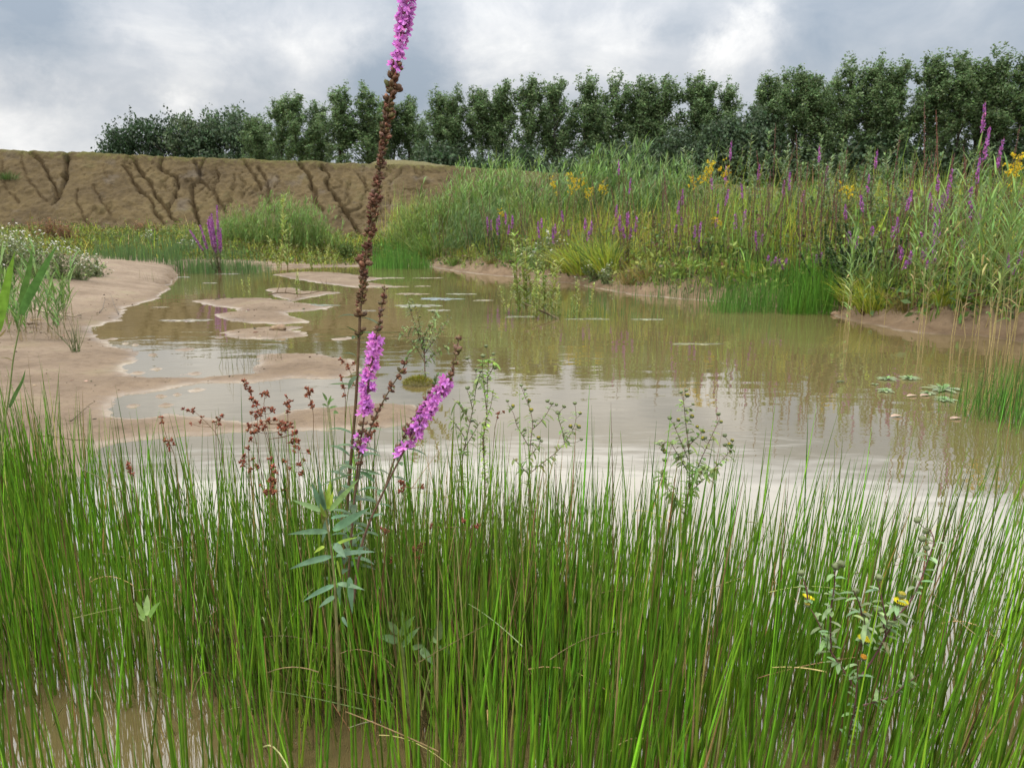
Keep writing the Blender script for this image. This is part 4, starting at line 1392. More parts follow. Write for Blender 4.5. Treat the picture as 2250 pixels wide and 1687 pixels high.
SAP = Kinds([willow(r, 0.85, 3, 0.22, (0.28, 0.345, 0.085), 0.11, 0.0120, 1.1, "willow_sapling"), willow(r, 0.75, 2, 0.25, (0.29, 0.335, 0.085), 0.10, 0.0115, 1.1, "willow_sapling")])
for j, (px, foot, top, lab) in enumerate([
        (1165, 690, 520, "willow sapling in the water, tallest of the middle clump"), (1185, 692, 548, "willow sapling just right of the tallest in the water"), (1148, 690, 585, "willow sapling left in the middle clump in the water"), (1205, 694, 575, "willow sapling right in the middle clump in the water"), (1176, 700, 610, "short willow sapling at the front of the middle clump"), (1222, 696, 622, "low willow sapling behind the dead branch in the water"), (1195, 688, 556, "slim willow sapling at the back of the middle clump in the water"),
        (1280, 694, 610, "willow sapling standing apart right of the dead branch"), (1262, 698, 645, "tiny willow sapling beside the one right of the dead branch"), (1113, 688, 620, "single thin willow sapling left of the middle clump"),
        (628, 600, 435, "tall thin pale sapling on the mud before the feathery reeds"), (612, 602, 520, "pale sapling left of the tall thin one on the mud"), (690, 598, 540, "pale sapling on the mud right of the tall thin one"), (712, 600, 535, "pale sapling at the right end of the mud flat"), (735, 604, 560, "short pale sapling close to the tall flower spike"),
        (545, 664, 606, "small sapling on the mud islet in the left water"), (655, 656, 600, "small sapling on the mud islet near the twig")]):
    q = on_z(px, foot)
    p = at_depth(px, top, q[1])
    q[2] = max(gz(q[0], q[1]), -0.04)
    s = (p[2] - q[2]) / ([0.85, 0.75][j % 2] * 0.97)
    sx = s if s < 1.3 else 1.0 + 0.35 * (s - 1)
    SAP.put(j, q, rz=r.uniform(0, 6.28), s=(sx, sx, s), label=lab, group="willow saplings in and around the pond")


# --- bright sedge tuft and other grass tussocks
def tussock(r, H, n, spread, col, wd, droop=0.35, name="sedge_tuft", mat=None):
    o = MB()
    b0 = np.stack([r.normal(0, spread, n), r.normal(0, spread, n), np.full(n, -0.02)], -1)
    d = unit(np.concatenate([b0[:, :2] * 1.2 / max(spread, 1e-3) * 0.22 + r.normal(0, 0.12, (n, 2)), np.ones((n, 1))], 1))
    L = H * r.uniform(0.5, 1.1, n)
    P = arcs(b0, d, L, np.abs(r.normal(droop, 0.15, n)), 6)
    P[..., :2] += (d[:, :2] * (L * droop)[:, None])[:, None, :] * (np.linspace(0, 1, 6) ** 2)[None, :, None]
    ribbons(o, P, wd * np.array([0.8, 1, 0.9, 0.7, 0.4, 0.05])[None], horiz(r.uniform(0, 6.28, n)), vary(col, n, 0.22, 0.1, r), 0.2)
    return tag(o.build(name, mat or M_LEAF), "tuft", "sedge")


r = np.random.default_rng(808)
TF = Kinds([tussock(r, 0.62, 260, 0.10, (0.25, 0.29, 0.035), 0.005), tussock(r, 0.6, 240, 0.12, (0.12, 0.185, 0.04), 0.005), tussock(r, 0.6, 160, 0.10, (0.21, 0.17, 0.05), 0.004)])
for j, (px, top, dy, i, lab) in enumerate([
        (1300, 478, 1.0, 0, "bright yellow green sedge tuft at the edge of the bank"), (1265, 505, 0.8, 0, "smaller yellow green sedge tuft left of the bright one"), (1345, 495, 1.1, 0, "yellow green sedge tuft right of the bright one"), (1335, 460, 1.4, 1, "dark green stiff tuft rising out of the yellow green sedge"),
        (1430, 535, 0.7, 2, "faded straw tuft right of the yellow green sedge"), (1665, 555, 0.8, 0, "light green tuft above the dark rushes"), (1745, 520, 1.3, 2, None), (1500, 560, 0.8, 1, None), (1600, 575, 0.7, 0, None), (1195, 535, 0.8, 1, None), (1130, 540, 0.8, 1, None), (1080, 545, 0.7, 2, None), (1000, 545, 0.8, 1, None), (1900, 565, 0.8, 0, "yellow green grass tuft in front of the dark leafy bush"), (1935, 580, 0.6, 0, None), (2000, 590, 0.6, 2, None), (1960, 520, 1.1, 1, None),
        (960, 470, 1.8, 1, None), (925, 490, 1.4, 1, None), (1225, 520, 0.9, 2, "brownish grass tuft left of the yellow green sedge"), (1385, 560, 0.6, 2, None), (1545, 540, 1.0, 0, None), (2080, 600, 0.5, 0, None), (2140, 610, 0.5, 0, None)]):
    Yd = meadow_depth(px) + dy
    p = at_depth(px, top, Yd)
    z0 = gz(p[0], Yd)
    s = max(0.3, (p[2] - z0) / 0.6)
    TF.put(i, (p[0], Yd, z0), rz=r.uniform(0, 6.28), s=s, label=lab or "grass tuft among the others on the lower meadow bank", group="grass tufts on the lower bank")


# --- mayweed: white daisies on the left and a few on the bank
def mayweed(r, H, W, n_fl, n_leaf):
    t = thing("mayweed", "mayweed", "wildflower")
    st, lf, fl = MB(), MB(), MB()
    tip = np.stack([r.normal(0, W, n_fl), r.normal(0, W * 0.7, n_fl), H * r.uniform(0.55, 1.0, n_fl)], -1)
    tip[:, 2] *= np.exp(-0.25 * (tip[:, 0] / W) ** 2)
    b0 = np.stack([tip[:, 0] * 0.3, tip[:, 1] * 0.3, np.full(n_fl, -0.02)], -1)
    s = np.linspace(0, 1, 5)[None, :, None]
    P = b0[:, None] * (1 - s) + tip[:, None] * s + r.normal(0, 0.01, (n_fl, 5, 3)) * s
    tubes(st, P, 0.0016, vary((0.10, 0.12, 0.04), n_fl, 0.2, 0.1, r), k=3)
    f = r.uniform(0, 1, n_leaf)
    i = r.integers(0, n_fl, n_leaf)
    p = b0[i] * (1 - f[:, None]) + tip[i] * f[:, None] * 0.93 + r.normal(0, 0.025, (n_leaf, 3))
    cards(lf, p, r.uniform(0.008, 0.03, n_leaf), vary((0.15, 0.19, 0.075), n_leaf, 0.3, 0.1, r), 3.0, 0.4, r)
    nrm = unit(np.stack([r.normal(0, 0.5, n_fl), r.normal(-0.35, 0.5, n_fl), np.ones(n_fl)], -1))
    F = frames(nrm)
    K = 11
    for q in range(K):
        a = 2 * np.pi * q / K
        dv = F[:, :, 0] * math.cos(a) + F[:, :, 1] * math.sin(a)
        sv = -F[:, :, 0] * math.sin(a) + F[:, :, 1] * math.cos(a)
        Pp = tip[:, None, :] + dv[:, None, :] * np.array([0.003, 0.011, 0.0175])[None, :, None]
        ribbons(fl, Pp, np.array([0.0015, 0.0040, 0.0024])[None], sv, vary((0.72, 0.72, 0.68), n_fl, 0.05, 0.02, r))
    blobs(fl, tip + nrm * 0.002, nrm, 0.0055, 0.003, vary((0.5, 0.32, 0.02), n_fl, 0.1, 0.05, r))
    st.build("stems", M_STEM, t)
    lf.build("leaves", M_LEAF, t)
    fl.build("flower_heads", M_PETAL, t)
    return t


r = np.random.default_rng(909)
MW = Kinds([mayweed(r, 0.95, 0.30, 70, 1700), mayweed(r, 0.8, 0.27, 55, 1300), mayweed(r, 0.5, 0.2, 28, 900)])
for j, (px, foot, top, i, lab) in enumerate([
        (20, 600, 462, 0, "white daisy bush at the left edge, tallest"), (75, 602, 480, 0, "white daisy bush second from the left edge"), (130, 600, 505, 1, "white daisy bush at the middle of the left group"), (170, 598, 525, 1, "white daisy bush leaning right over the sand"), (205, 592, 545, 2, "low white daisies at the right end of the left group"), (-40, 604, 470, 0, "white daisy bush half outside the left edge"), (45, 590, 490, 1, "white daisy bush behind the tallest at the left edge"),
        (415, 560, 515, 2, "small daisy clump under the slope, left of the lone purple flower"), (330, 556, 500, 2, "small daisy clump under the slope above the dark rushes")]):
    q = on_z(px, foot, 0.3)
    q[2] = gz(q[0], q[1])
    p = at_depth(px, top, q[1])
    s = max(0.4, (p[2] - q[2]) / [0.95, 0.8, 0.5][i]) * (0.85 if j < 7 else 1)
    MW.put(i, q, rz=r.uniform(0, 6.28), s=s, label=lab, group="white daisies of the left bank")
for j, (px, top, dy, lab) in enumerate([(1310, 545, 0.6, "white daisy clump on the bank right below the yellow green sedge"), (1335, 555, 0.5, "few white daisies at the bank edge, right of the main daisy clump"), (1165, 520, 0.9, "sparse white daisies under the purple flower group"), (1215, 470, 1.6, "white daisies half hidden between purple group and sedge")]):
    Yd = meadow_depth(px) + dy
    p = at_depth(px, top, Yd)
    z0 = gz(p[0], Yd)
    MW.put(2, (p[0], Yd, z0), rz=j * 1.3, s=max(0.4, 0.72 * (p[2] - z0) / 0.5), label=lab, group="white daisies of the meadow bank")

# rusty and yellowing dock-like herbs under the slope
def rusty(r, H, col):
    o = MB()
    n = 70
    b0 = np.stack([r.normal(0, 0.12, n), r.normal(0, 0.1, n), np.full(n, -0.02)], -1)
    h = H * r.uniform(0.5, 1, n)
    P = arcs(b0, lean_dirs(n, r, 0.2), h, np.full(n, 0.03), 5)
    tubes(o, P, np.linspace(0.004, 0.0015, 5)[None], vary(np.array(col) * 0.8, n, 0.25, 0.1, r), k=3)
    m = 26
    i = r.integers(0, n, n * m)
    f = r.uniform(0.25, 1, n * m)
    p = np.stack([(P[i, 0, j] * (1 - f) + P[i, -1, j] * f) for j in range(3)], -1) + r.normal(0, 0.02, (n * m, 3))
    cards(o, p, r.uniform(0.010, 0.035, n * m), vary(col, n * m, 0.3, 0.12, r), 2.0, 0.4, r)
    return tag(o.build("dock_plant", M_LEAF), "dock", "plant")


RU = Kinds([rusty(r, 0.8, (0.20, 0.115, 0.06)), rusty(r, 0.6, (0.17, 0.15, 0.035)), rusty(r, 0.6, (0.09, 0.13, 0.03))])
for j, (px, foot, top, i, lab) in enumerate([
        (310, 552, 480, 0, "rusty brown feathery dock under the eroded slope"), (345, 552, 490, 0, "rusty dock right of the tallest rusty one under the slope"), (275, 552, 505, 1, "yellowing dock at the left of the rusty ones"), (370, 555, 515, 1, "yellow brown dock left of the lone purple flower"), (420, 555, 512, 1, "yellow green dock just behind the lone purple flower"), (110, 560, 470, 0, "rusty herb behind the white daisies"), (150, 560, 480, 0, "second rusty herb behind the white daisies, right one"), (240, 560, 520, 2, "green herb clump between daisies and rusty docks"), (520, 560, 530, 2, "green herb clump at the foot of the feathery reeds, left side"), (760, 560, 525, 2, "green herb clump under the slope beside the tall flower spike"), (810, 560, 530, 2, "green herb clump under the slope right of the tall flower spike")]):
    q = on_z(px, foot, 0.25)
    q[2] = gz(q[0], q[1])
    p = at_depth(px, top, q[1])
    RU.put(i, q, rz=r.uniform(0, 6.28), s=max(0.4, (p[2] - q[2]) / [0.8, 0.6, 0.6][i]), label=lab, group="docks and herbs under the slope")
# a little bush clinging to the slope at the left
xs_, ts_ = slope_xt(22, 395)
yy = berm_foot(xs_) + 4.6 * ts_
bs_ = tussock(r, 0.5, 160, 0.12, (0.07, 0.11, 0.03), 0.008, 0.3, "slope_plant")
place_thing(bs_, (xs_, yy - 0.1, 0.42 + (float(berm_crest(xs_)[1]) - 0.42) * ts_ + 0.02), label="small green plant clinging to the eroded slope at the left")
bs_["category"] = "plant"


# --- things on and in the water of the middle distance
def mat_patch(cx_px, cy_px, half_px, r, label, group, col=(0.42, 0.36, 0.26), name="algae_mat", squash=0.5, holes=0.0):
    """a ragged dome of scum a few millimetres high"""
    c = on_z(cx_px, cy_px)
    R = half_px / FPX * c[1]
    o = MB()
    K, rings = 72, 5
    a = np.arange(K) * 2 * np.pi / K
    ph = r.uniform(0, 100)
    edge = np.clip(1 + 2.4 * fbm(np.cos(a) * 2.4 + ph, np.sin(a) * 2.4, 3, 5) + 0.5 * fbm(np.cos(a) * 11 + ph, np.sin(a) * 11, 4, 2), 0.12, 1.7)
    rr = np.linspace(0.12, 1, rings)
    Vx = c[0] + R * rr[:, None] * edge[None] * np.cos(a)[None]
    Vy = c[1] + R * squash * rr[:, None] * edge[None] * np.sin(a)[None]
    Vz = 0.004 * np.sqrt(np.maximum(0, 1 - rr ** 2))[:, None] * (1 + 1.2 * fbm(Vx * 14, Vy * 14, 9, 3)) + np.where(rr < 0.99, 0.001, -0.004)[:, None]
    top = np.array([[c[0], c[1], 0.005]])
    V = np.concatenate([np.stack([Vx, Vy, Vz], -1).reshape(-1, 3), top])
    j = np.arange(K)
    j2 = (j + 1) % K
    Q = np.concatenate([np.stack([q * K + j, (q + 1) * K + j, (q + 1) * K + j2, q * K + j2], -1) for q in range(rings - 1)])
    T = np.stack([j, j2, np.full(K, rings * K)], -1)
    o.add(V, Q=Q, T=T, col=vary(col, len(V), 0.2, 0.06, r))
    return tag(o.build(name, M_SCUM), label, "algae", group)


M_SCUM = plant_material("drying_scum", 0.95, 0.0, 0.05, 16, 0.7)
r = np.random.default_rng(111)
GM = "pale mats lying on the water"
for (px, py, hw, sq, col, lab) in [
        (862, 611, 34, 0.22, (0.46, 0.40, 0.30), "long pale mat on the far water right of the tall flower spike"), (940, 611, 26, 0.2, (0.46, 0.40, 0.30), "pale mat at the far right of the long one"), (848, 630, 36, 0.25, (0.44, 0.37, 0.27), "pale mat touching the tall flower spike, second line from the far shore"), (931, 629, 17, 0.25, (0.46, 0.39, 0.29), "short pale mat right of the second line of mats"),
        (902, 646, 31, 0.25, (0.46, 0.38, 0.28), "pale pinkish mat above the pair of bluish mats"), (1008, 646, 27, 0.22, (0.40, 0.40, 0.30), "thin greenish mat, farthest right of the upper ones"), (966, 657, 38, 0.28, (0.36, 0.42, 0.42), "bluish grey mat in the middle of the water"), (1062, 660, 20, 0.3, (0.40, 0.36, 0.26), "pale mat near the scattered rushes"),
        (915, 672, 42, 0.30, (0.40, 0.40, 0.31), "largest grey green mat, nearest of the upper group"), (962, 682, 22, 0.25, (0.44, 0.42, 0.34), "small pale mat at the right end of the largest one"), (688, 671, 42, 0.25, (0.38, 0.42, 0.36), "green grey mat on the right tip of the mud islet"), (808, 683, 16, 0.25, (0.42, 0.38, 0.30), "small pale mat behind the tall flower spike"),
        (410, 704, 52, 0.18, (0.44, 0.40, 0.33), "whitish foam line off the left shore"), (352, 675, 16, 0.2, (0.42, 0.36, 0.28), "tiny pale mat off the left sand tip"), (462, 622, 14, 0.22, (0.42, 0.40, 0.33), "tiny mat near the foot of the lone purple flower"), (400, 609, 16, 0.22, (0.40, 0.42, 0.36), "tiny greenish mat at the far left water"), (500, 602, 24, 0.2, (0.40, 0.40, 0.32), "thin mat at the far shore right of the lone purple flower"),
        (1145, 696, 36, 0.14, (0.36, 0.36, 0.25), "scum line in front of the willow saplings"), (1290, 701, 40, 0.12, (0.36, 0.37, 0.24), "scum line right of the dead branch"), (1425, 702, 34, 0.14, (0.38, 0.39, 0.26), "scum line in the open water right of the saplings"), (1530, 756, 45, 0.10, (0.36, 0.36, 0.22), "thin scum line in the right water")]:
    mat_patch(px, py, hw, r, lab, GM, np.array(col) * 0.36, squash=sq * 2.4)
# moss hummock with the fleabane on it
hm = MB()
hc = on_z(918, 843)
n = 1400
a, q = r.uniform(0, 6.28, n), np.sqrt(r.uniform(0, 1, n))
b0 = np.stack([hc[0] + np.cos(a) * q * 0.085, hc[1] + np.sin(a) * q * 0.085, 0.035 * (1 - q ** 2)], -1)
P = arcs(b0, unit(np.stack([np.cos(a) * q, np.sin(a) * q, np.ones(n) * 0.7], -1)), r.uniform(0.015, 0.04, n), np.full(n, 0.2), 3)
ribbons(hm, P, np.array([0.0012, 0.001, 0.0002])[None], horiz(r.uniform(0, 6.28, n)), vary((0.20, 0.19, 0.03), n, 0.3, 0.1, r))
blobs(hm, [hc + np.array([0, 0, -0.005])], (0, 0, 1.0), 0.10, 0.04, (0.13, 0.11, 0.04), True)
tag(hm.build("moss_hummock", M_LEAF), "yellow green moss hummock in the water under the small yellow flowered plant", "moss")


# floating leaf rosettes on the right
def rosette(px, py, rad, r, label):
    c = on_z(px, py)
    o = MB()
    n = 9
    a = np.arange(n) * 2 * np.pi / n + r.uniform(-0.25, 0.25, n)
    L = rad * r.uniform(0.7, 1.1, n)
    b0 = np.tile(c + np.array([0, 0, 0.006]), (n, 1))
    d = horiz(a)
    d[:, 2] = 0.05
    leaves(o, b0, d, L, rad * 0.13, vary((0.21, 0.27, 0.14), n, 0.15, 0.05, r), 0.02, 6, 0.25)
    m = 5
    d = horiz(r.uniform(0, 6.28, m))
    d[:, 2] = 0.6
    leaves(o, np.tile(c + np.array([0, 0, 0.006]), (m, 1)), d, rad * 0.45, rad * 0.09, vary((0.14, 0.24, 0.08), m, 0.1, 0.05, r), 0.1, 5, 0.2)
    return tag(o.build("floating_rosette", M_LEAF), label, "water plant", "floating leaf rosettes")


for px, py, rad, lab in [(1950, 834, 0.085, "pale floating leaf rosette, back left of the group on the right water"), (1998, 833, 0.09, "pale floating leaf rosette, back right of the pair touching each other"), (2073, 857, 0.14, "largest floating leaf rosette on the right water"), (1944, 860, 0.075, "small floating rosette at the left front of the group"), (2077, 880, 0.08, "floating rosette nearest to the front right"), (2040, 866, 0.06, "small pinkish rosette left of the largest one"), (1922, 846, 0.03, "tiny floating leaf left of the rosettes")]:
    rosette(px, py, rad, r, lab)
for px, py, lab in [(1993, 872, "pinkish floating leaf among the rosettes"), (2088, 922, "yellowish fallen leaf floating at the right"), (1958, 917, "yellow fallen leaf floating left of the other"), (1838, 841, "dark floating leaf in the middle of the right water"), (2022, 871, "small brown leaf floating beside the pinkish one")]:
    c = on_z(px, py)
    o = MB()
    leaves(o, [c + np.array([0, 0, 0.004])], [(1, 0.3, 0.06)], 0.07, 0.02, (0.42, 0.30, 0.22) if "dark" not in lab else (0.07, 0.08, 0.03), 0.05, 6, 0.3)
    tag(o.build("floating_leaf", M_LEAF), lab, "leaf", "floating leaves on the right water")

# dead branch in the water
o = MB()
b1 = on_z(1226, 701)
Q = np.array([b1 + (0.02, 0, -0.05), b1 + (-0.01, 0, 0.01), b1 + (-0.12, 0.05, 0.06), b1 + (-0.25, 0.10, 0.11), b1 + (-0.36, 0.12, 0.155)])
tubes(o, Q, np.array([[0.018, 0.017, 0.014, 0.011, 0.006]]), (0.13, 0.10, 0.055), k=7)
tubes(o, Q[[2, 3]] + np.array([[0, 0, 0], [0.05, -0.1, 0.05]]), np.array([[0.006, 0.002]]), (0.12, 0.09, 0.05), k=5)
tag(o.build("dead_branch", M_WOOD), "bare dead branch slanting out of the water before the willow saplings", "branch")
# twig on the far mud islet
o = MB()
b1 = on_z(590, 655)
b2 = on_z(735, 648)
s = np.linspace(0, 1, 9)[:, None]
Q = b1 * (1 - s) + b2 * s
Q[:, 2] = 0.05 + 0.02 * np.sin(s[:, 0] * 9)
tubes(o, Q, np.linspace(0.012, 0.004, 9)[None], (0.12, 0.085, 0.05), k=5)
for q in range(7):
    i = int(r.integers(1, 8))
    d = np.array([r.normal(0, 0.5), r.normal(0, 0.3), r.uniform(0.3, 1)])
    tubes(o, arcs([Q[i]], [d], r.uniform(0.1, 0.25), 0.1, 4), np.array([[0.005, 0.004, 0.003, 0.001]]), (0.13, 0.09, 0.05), k=4)
tag(o.build("dead_twig", M_WOOD), "brown leafless twig lying across the far mud islet", "twig")
# ------------------------------------------------------------------ foreground: rushes and the plants among them
r = np.random.default_rng(1001)


def path(pts, Yd, n=40, dY=None):
    """a smooth centre line through traced points, all at depth Yd (dY adds depth along it)"""
    Q = np.array([at_depth(px, py, Yd + (dY[i] if dY is not None else 0)) for i, (px, py) in enumerate(pts)])
    t = np.concatenate([[0], np.cumsum(np.linalg.norm(np.diff(Q, axis=0), axis=1))])
    m = np.gradient(Q, t, axis=0) if len(Q) > 2 else np.repeat((Q[1:] - Q[:1]) / t[-1], 2, 0)
    u = np.linspace(0, t[-1], n)
    i = np.clip(np.searchsorted(t, u, side="right") - 1, 0, len(t) - 2)
    h = (t[i + 1] - t[i])[:, None]
    s = ((u - t[i])[:, None]) / h
    return (2 * s ** 3 - 3 * s ** 2 + 1) * Q[i] + (s ** 3 - 2 * s ** 2 + s) * h * m[i] + (-2 * s ** 3 + 3 * s ** 2) * Q[i + 1] + (s ** 3 - s ** 2) * h * m[i + 1]


def on_path(P, f):
    s = np.linspace(0, 1, len(P))
    p = np.stack([np.interp(f, s, P[:, j]) for j in range(3)], -1)
    T = unit(np.gradient(P, axis=0))
    t = unit(np.stack([np.interp(f, s, T[:, j]) for j in range(3)], -1))
    return p, t


def plen(P):
    return np.linalg.norm(np.diff(P, axis=0), axis=1).sum()


def around(t, a):
    """unit vectors perpendicular to t at angle a"""
    F = frames(t)
    return F[:, :, 0] * np.cos(a)[:, None] + F[:, :, 1] * np.sin(a)[:, None]


# --- spike rush
def rush(mb, n, r, x0, x1, y0, y1, dens, h0=0.28, h1=0.48, rad=0.0016, lean=0.075, col=(0.098, 0.208, 0.012), straw=0.055, bias=None, S=5):
    x, y = r.uniform(x0, x1, n), r.uniform(y0, y1, n)
    k = r.uniform(size=n) < dens(x, y)
    x, y = x[k], y[k]
    n = len(x)
    z = np.maximum(gz(x, y), -0.06)
    h = r.uniform(h0, h1, n) * np.exp(r.normal(0, 0.10, n)) * np.interp(x / np.maximum(y, 0.4), [-0.45, -0.3, 0.2, 0.6], [1.0, 1.17, 1.17, 1.15]) * np.interp(y, [0.9, 1.35], [0.86, 1.0])
    q = x / np.maximum(y, 0.4)
    bx = np.interp(q, [-0.7, -0.2, 0.2, 0.7], [-0.02, 0.0, 0.06, 0.15]) if bias is None else bias
    d = unit(np.stack([r.normal(0, lean, n) + bx, r.normal(0, lean, n), np.ones(n)], -1))
    P = arcs(np.stack([x, y, z - 0.01], -1), d, h, np.abs(r.normal(0, 0.02, n)), S)
    side = horiz(r.uniform(0, 6.28, n))
    bend = np.abs(r.normal(0, 0.045, n)) * h
    P[..., :2] += (bend[:, None] * np.linspace(0, 1, S)[None] ** 2)[..., None] * side[:, None, :2]
    c = vary(col, n, 0.38, 0.10, r)
    u = r.uniform(size=n)
    c = np.where((u < straw)[:, None], vary((0.30, 0.22, 0.085), n, 0.25, 0.1, r), c)
    c = np.where(((u >= straw) & (u < straw * 1.35))[:, None], vary((0.12, 0.075, 0.03), n, 0.25, 0.1, r), c)
    s = np.linspace(0, 1, S)
    grad = np.stack([np.interp(s, [0, 0.18, 0.5, 1], [1.5, 1.15, 1.0, 0.80]), np.interp(s, [0, 0.18, 0.5, 1], [1.05, 1.05, 1.0, 0.78]), np.interp(s, [0, 0.2, 1], [1.4, 1.0, 0.9])], -1)
    R = rad * (np.exp(r.normal(0, 0.22, n)) * np.interp(y, [0.75, 1.25], [1.4, 1.0]))[:, None] * np.interp(s, [0, 0.3, 0.75, 1], [1.1, 1.0, 0.75, 0.12])[None]
    tubes(mb, P, R, np.clip(c[:, None, :] * grad[None], 0, 0.8), k=4)
    return P


def back_edge(q):
    return np.interp(q, [-0.75, -0.55, -0.35, -0.12, 0.05, 0.25, 0.45, 0.7], [2.75, 2.55, 2.25, 2.05, 1.98, 1.93, 1.90, 1.95])


def stand(x, y):
    q = x / np.maximum(y, 0.3)
    d = np.where(np.abs(q) < 0.88, 1.0, 0.0) * sstep(back_edge(q) - y, -0.15, 0.55)
    # open water near the lower left corner and a thinner strip low on the right
    d *= 1 - 0.85 * np.exp(-(((q + 0.50) / 0.22) ** 2 + ((y - 1.28) / 0.22) ** 2))
    d *= 1 - 0.85 * np.exp(-(((q + 0.12) / 0.20) ** 2 + ((y - 1.28) / 0.10) ** 2))
    d *= 1 - 0.72 * np.exp(-((q + 0.52) / 0.26) ** 2) * sstep(1.32 - y, -0.05, 0.12)
    d *= 1 - 0.25 * np.exp(-(((q - 0.55) / 0.22) ** 2 + ((y - 1.35) / 0.35) ** 2))
    d *= np.where((q > -0.315) & (q < -0.165) & (y < 1.32), 0.22, 1.0)
    d *= np.where((q > -0.30) & (q < 0.10) & (y < 1.18), 0.5, 1.0)
    d *= np.where((q > 0.36) & (q < 0.54) & (y < 1.22), 0.35, 1.0)
    cl = fbm(x * 4.5, y * 4.5, 601, 3)
    return np.clip(d * (0.62 + 2.2 * cl) * sstep(y, 0.55, 0.8), 0, 1)


mb = MB()
rush(mb, 27500, r, -2.2, 1.8, 0.66, 2.8, lambda x, y: stand(x, y))
# thin outliers standing behind the main edge
rush(mb, 900, r, -2.2, 1.5, 1.5, 2.9, lambda x, y: 0.35 * sstep(y - back_edge(x / y), -0.1, 0.05) * (1 - sstep(y - back_edge(x / y), 0.1, 0.45)) * (np.abs(x / y) < 0.75), 0.18, 0.40, 0.0013)
tag(mb.build("spike_rush_grass", M_RUSH), "stand of upright green spike rush filling the shallow water in front", "rushes", kind="stuff")

# a finer, denser tussock round the foot of the tall flower
mb = MB()
cl = lambda x, y: np.exp(-(((x + 0.22) / 0.36) ** 2 + ((y - 1.58) / 0.24) ** 2) ** 1.5)
rush(mb, 6500, r, -0.8, 0.30, 1.25, 2.05, cl, 0.18, 0.44, 0.0010, 0.12, (0.13, 0.21, 0.03), 0.16)
rush(mb, 7500, r, -0.75, 0.30, 1.22, 2.0, cl, 0.06, 0.24, 0.0010, 0.30, (0.085, 0.072, 0.028), 0.25)
tag(mb.build("tussock_grass", M_RUSH), "dense tussock of finer green and brown rush round the foot of the tall purple flower", "rushes", kind="stuff")

# broken straws lying across the stand
mb = MB()
n = 120
x = r.uniform(-1.0, 1.1, n)
y = r.uniform(0.95, 2.0, n)
keep = np.abs(x / y) < 0.7
x, y = x[keep], y[keep]
n = len(x)
d = unit(np.stack([r.normal(0, 0.9, n), r.normal(0, 0.5, n), r.uniform(0.15, 0.9, n)], -1))
P = arcs(np.stack([x, y, r.uniform(0.02, 0.30, n)], -1), d, r.uniform(0.06, 0.19, n), np.abs(r.normal(0.3, 0.3, n)), 7)
P[..., 2] = np.maximum(P[..., 2], 0.004)
tubes(mb, P, np.exp(r.normal(0, 0.2, (n, 1))) * 0.0011 * np.linspace(1, 0.5, 7)[None], vary(pick([(0.34, 0.27, 0.12), (0.20, 0.135, 0.06), (0.16, 0.19, 0.06)], [3, 2, 2], n, r), n, 0.25, 0.1, r), k=4)
tag(mb.build("dead_rush_litter", M_STEM), "bent straw coloured dead stems strewn among the rushes in front", "dead stems", kind="stuff")

# tuft at the right edge, further out in the water
mb = MB()
tc_ = on_z(2232, 948)
n = 900
a = r.uniform(0, 6.28, n)
q = np.abs(r.normal(0, 1, n))
rush(mb, 1500, r, tc_[0] - 0.34, tc_[0] + 0.5, tc_[1] - 0.15, tc_[1] + 0.75, lambda x, y: np.exp(-(((x - tc_[0] - 0.12) / 0.17) ** 2 + ((y - tc_[1] - 0.25) / 0.28) ** 2)), 0.16, 0.36, 0.0016, 0.10, (0.065, 0.16, 0.02), 0.02, bias=0.05)
tag(mb.build("rush_tuft", M_RUSH), "dark green rush tuft in the water at the right edge", "rushes")
# little tuft on the sand
mb = MB()
tc_ = on_z(165, 762, 0.08)
tc_[2] = gz(tc_[0], tc_[1])
n = 26
b0 = np.tile(tc_, (n, 1)) + r.normal(0, 0.018, (n, 3)) * [1, 1, 0]
P = arcs(b0, lean_dirs(n, r, 0.28), r.uniform(0.14, 0.36, n), np.full(n, 0.05), 5)
tubes(mb, P, 0.0021 * np.linspace(1, 0.3, 5)[None], vary((0.085, 0.115, 0.035), n, 0.25, 0.1, r), k=4)
tag(mb.build("rush_tuft", M_RUSH), "small sparse rush tuft on the sand at the left", "rushes")
# sparse seedlings by the far tip of the sand
for px, py, lab in [(330, 628, "thin reed seedlings at the tip of the sand spit"), (590, 790, "thin grass sprigs on the sand bar between the two pools"), (520, 800, "bent grass sprig in the pool left of the sand bar")]:
    mb = MB()
    c = on_z(px, py)
    n = 14
    b0 = np.stack([c[0] + r.normal(0, 0.10, n), c[1] + r.normal(0, 0.12, n), np.zeros(n)], -1)
    b0[:, 2] = np.maximum(gz(b0[:, 0], b0[:, 1]), -0.03)
    P = arcs(b0, lean_dirs(n, r, 0.22), r.uniform(0.08, 0.30, n), np.full(n, 0.15), 5)
    tubes(mb, P, 0.0016 * np.linspace(1, 0.3, 5)[None], vary((0.13, 0.14, 0.05), n, 0.25, 0.1, r), k=3)
    tag(mb.build("grass_sprig", M_RUSH), lab, "grass sprig")


# --- the tall purple loosestrife
MAG = np.array((0.58, 0.19, 0.55))


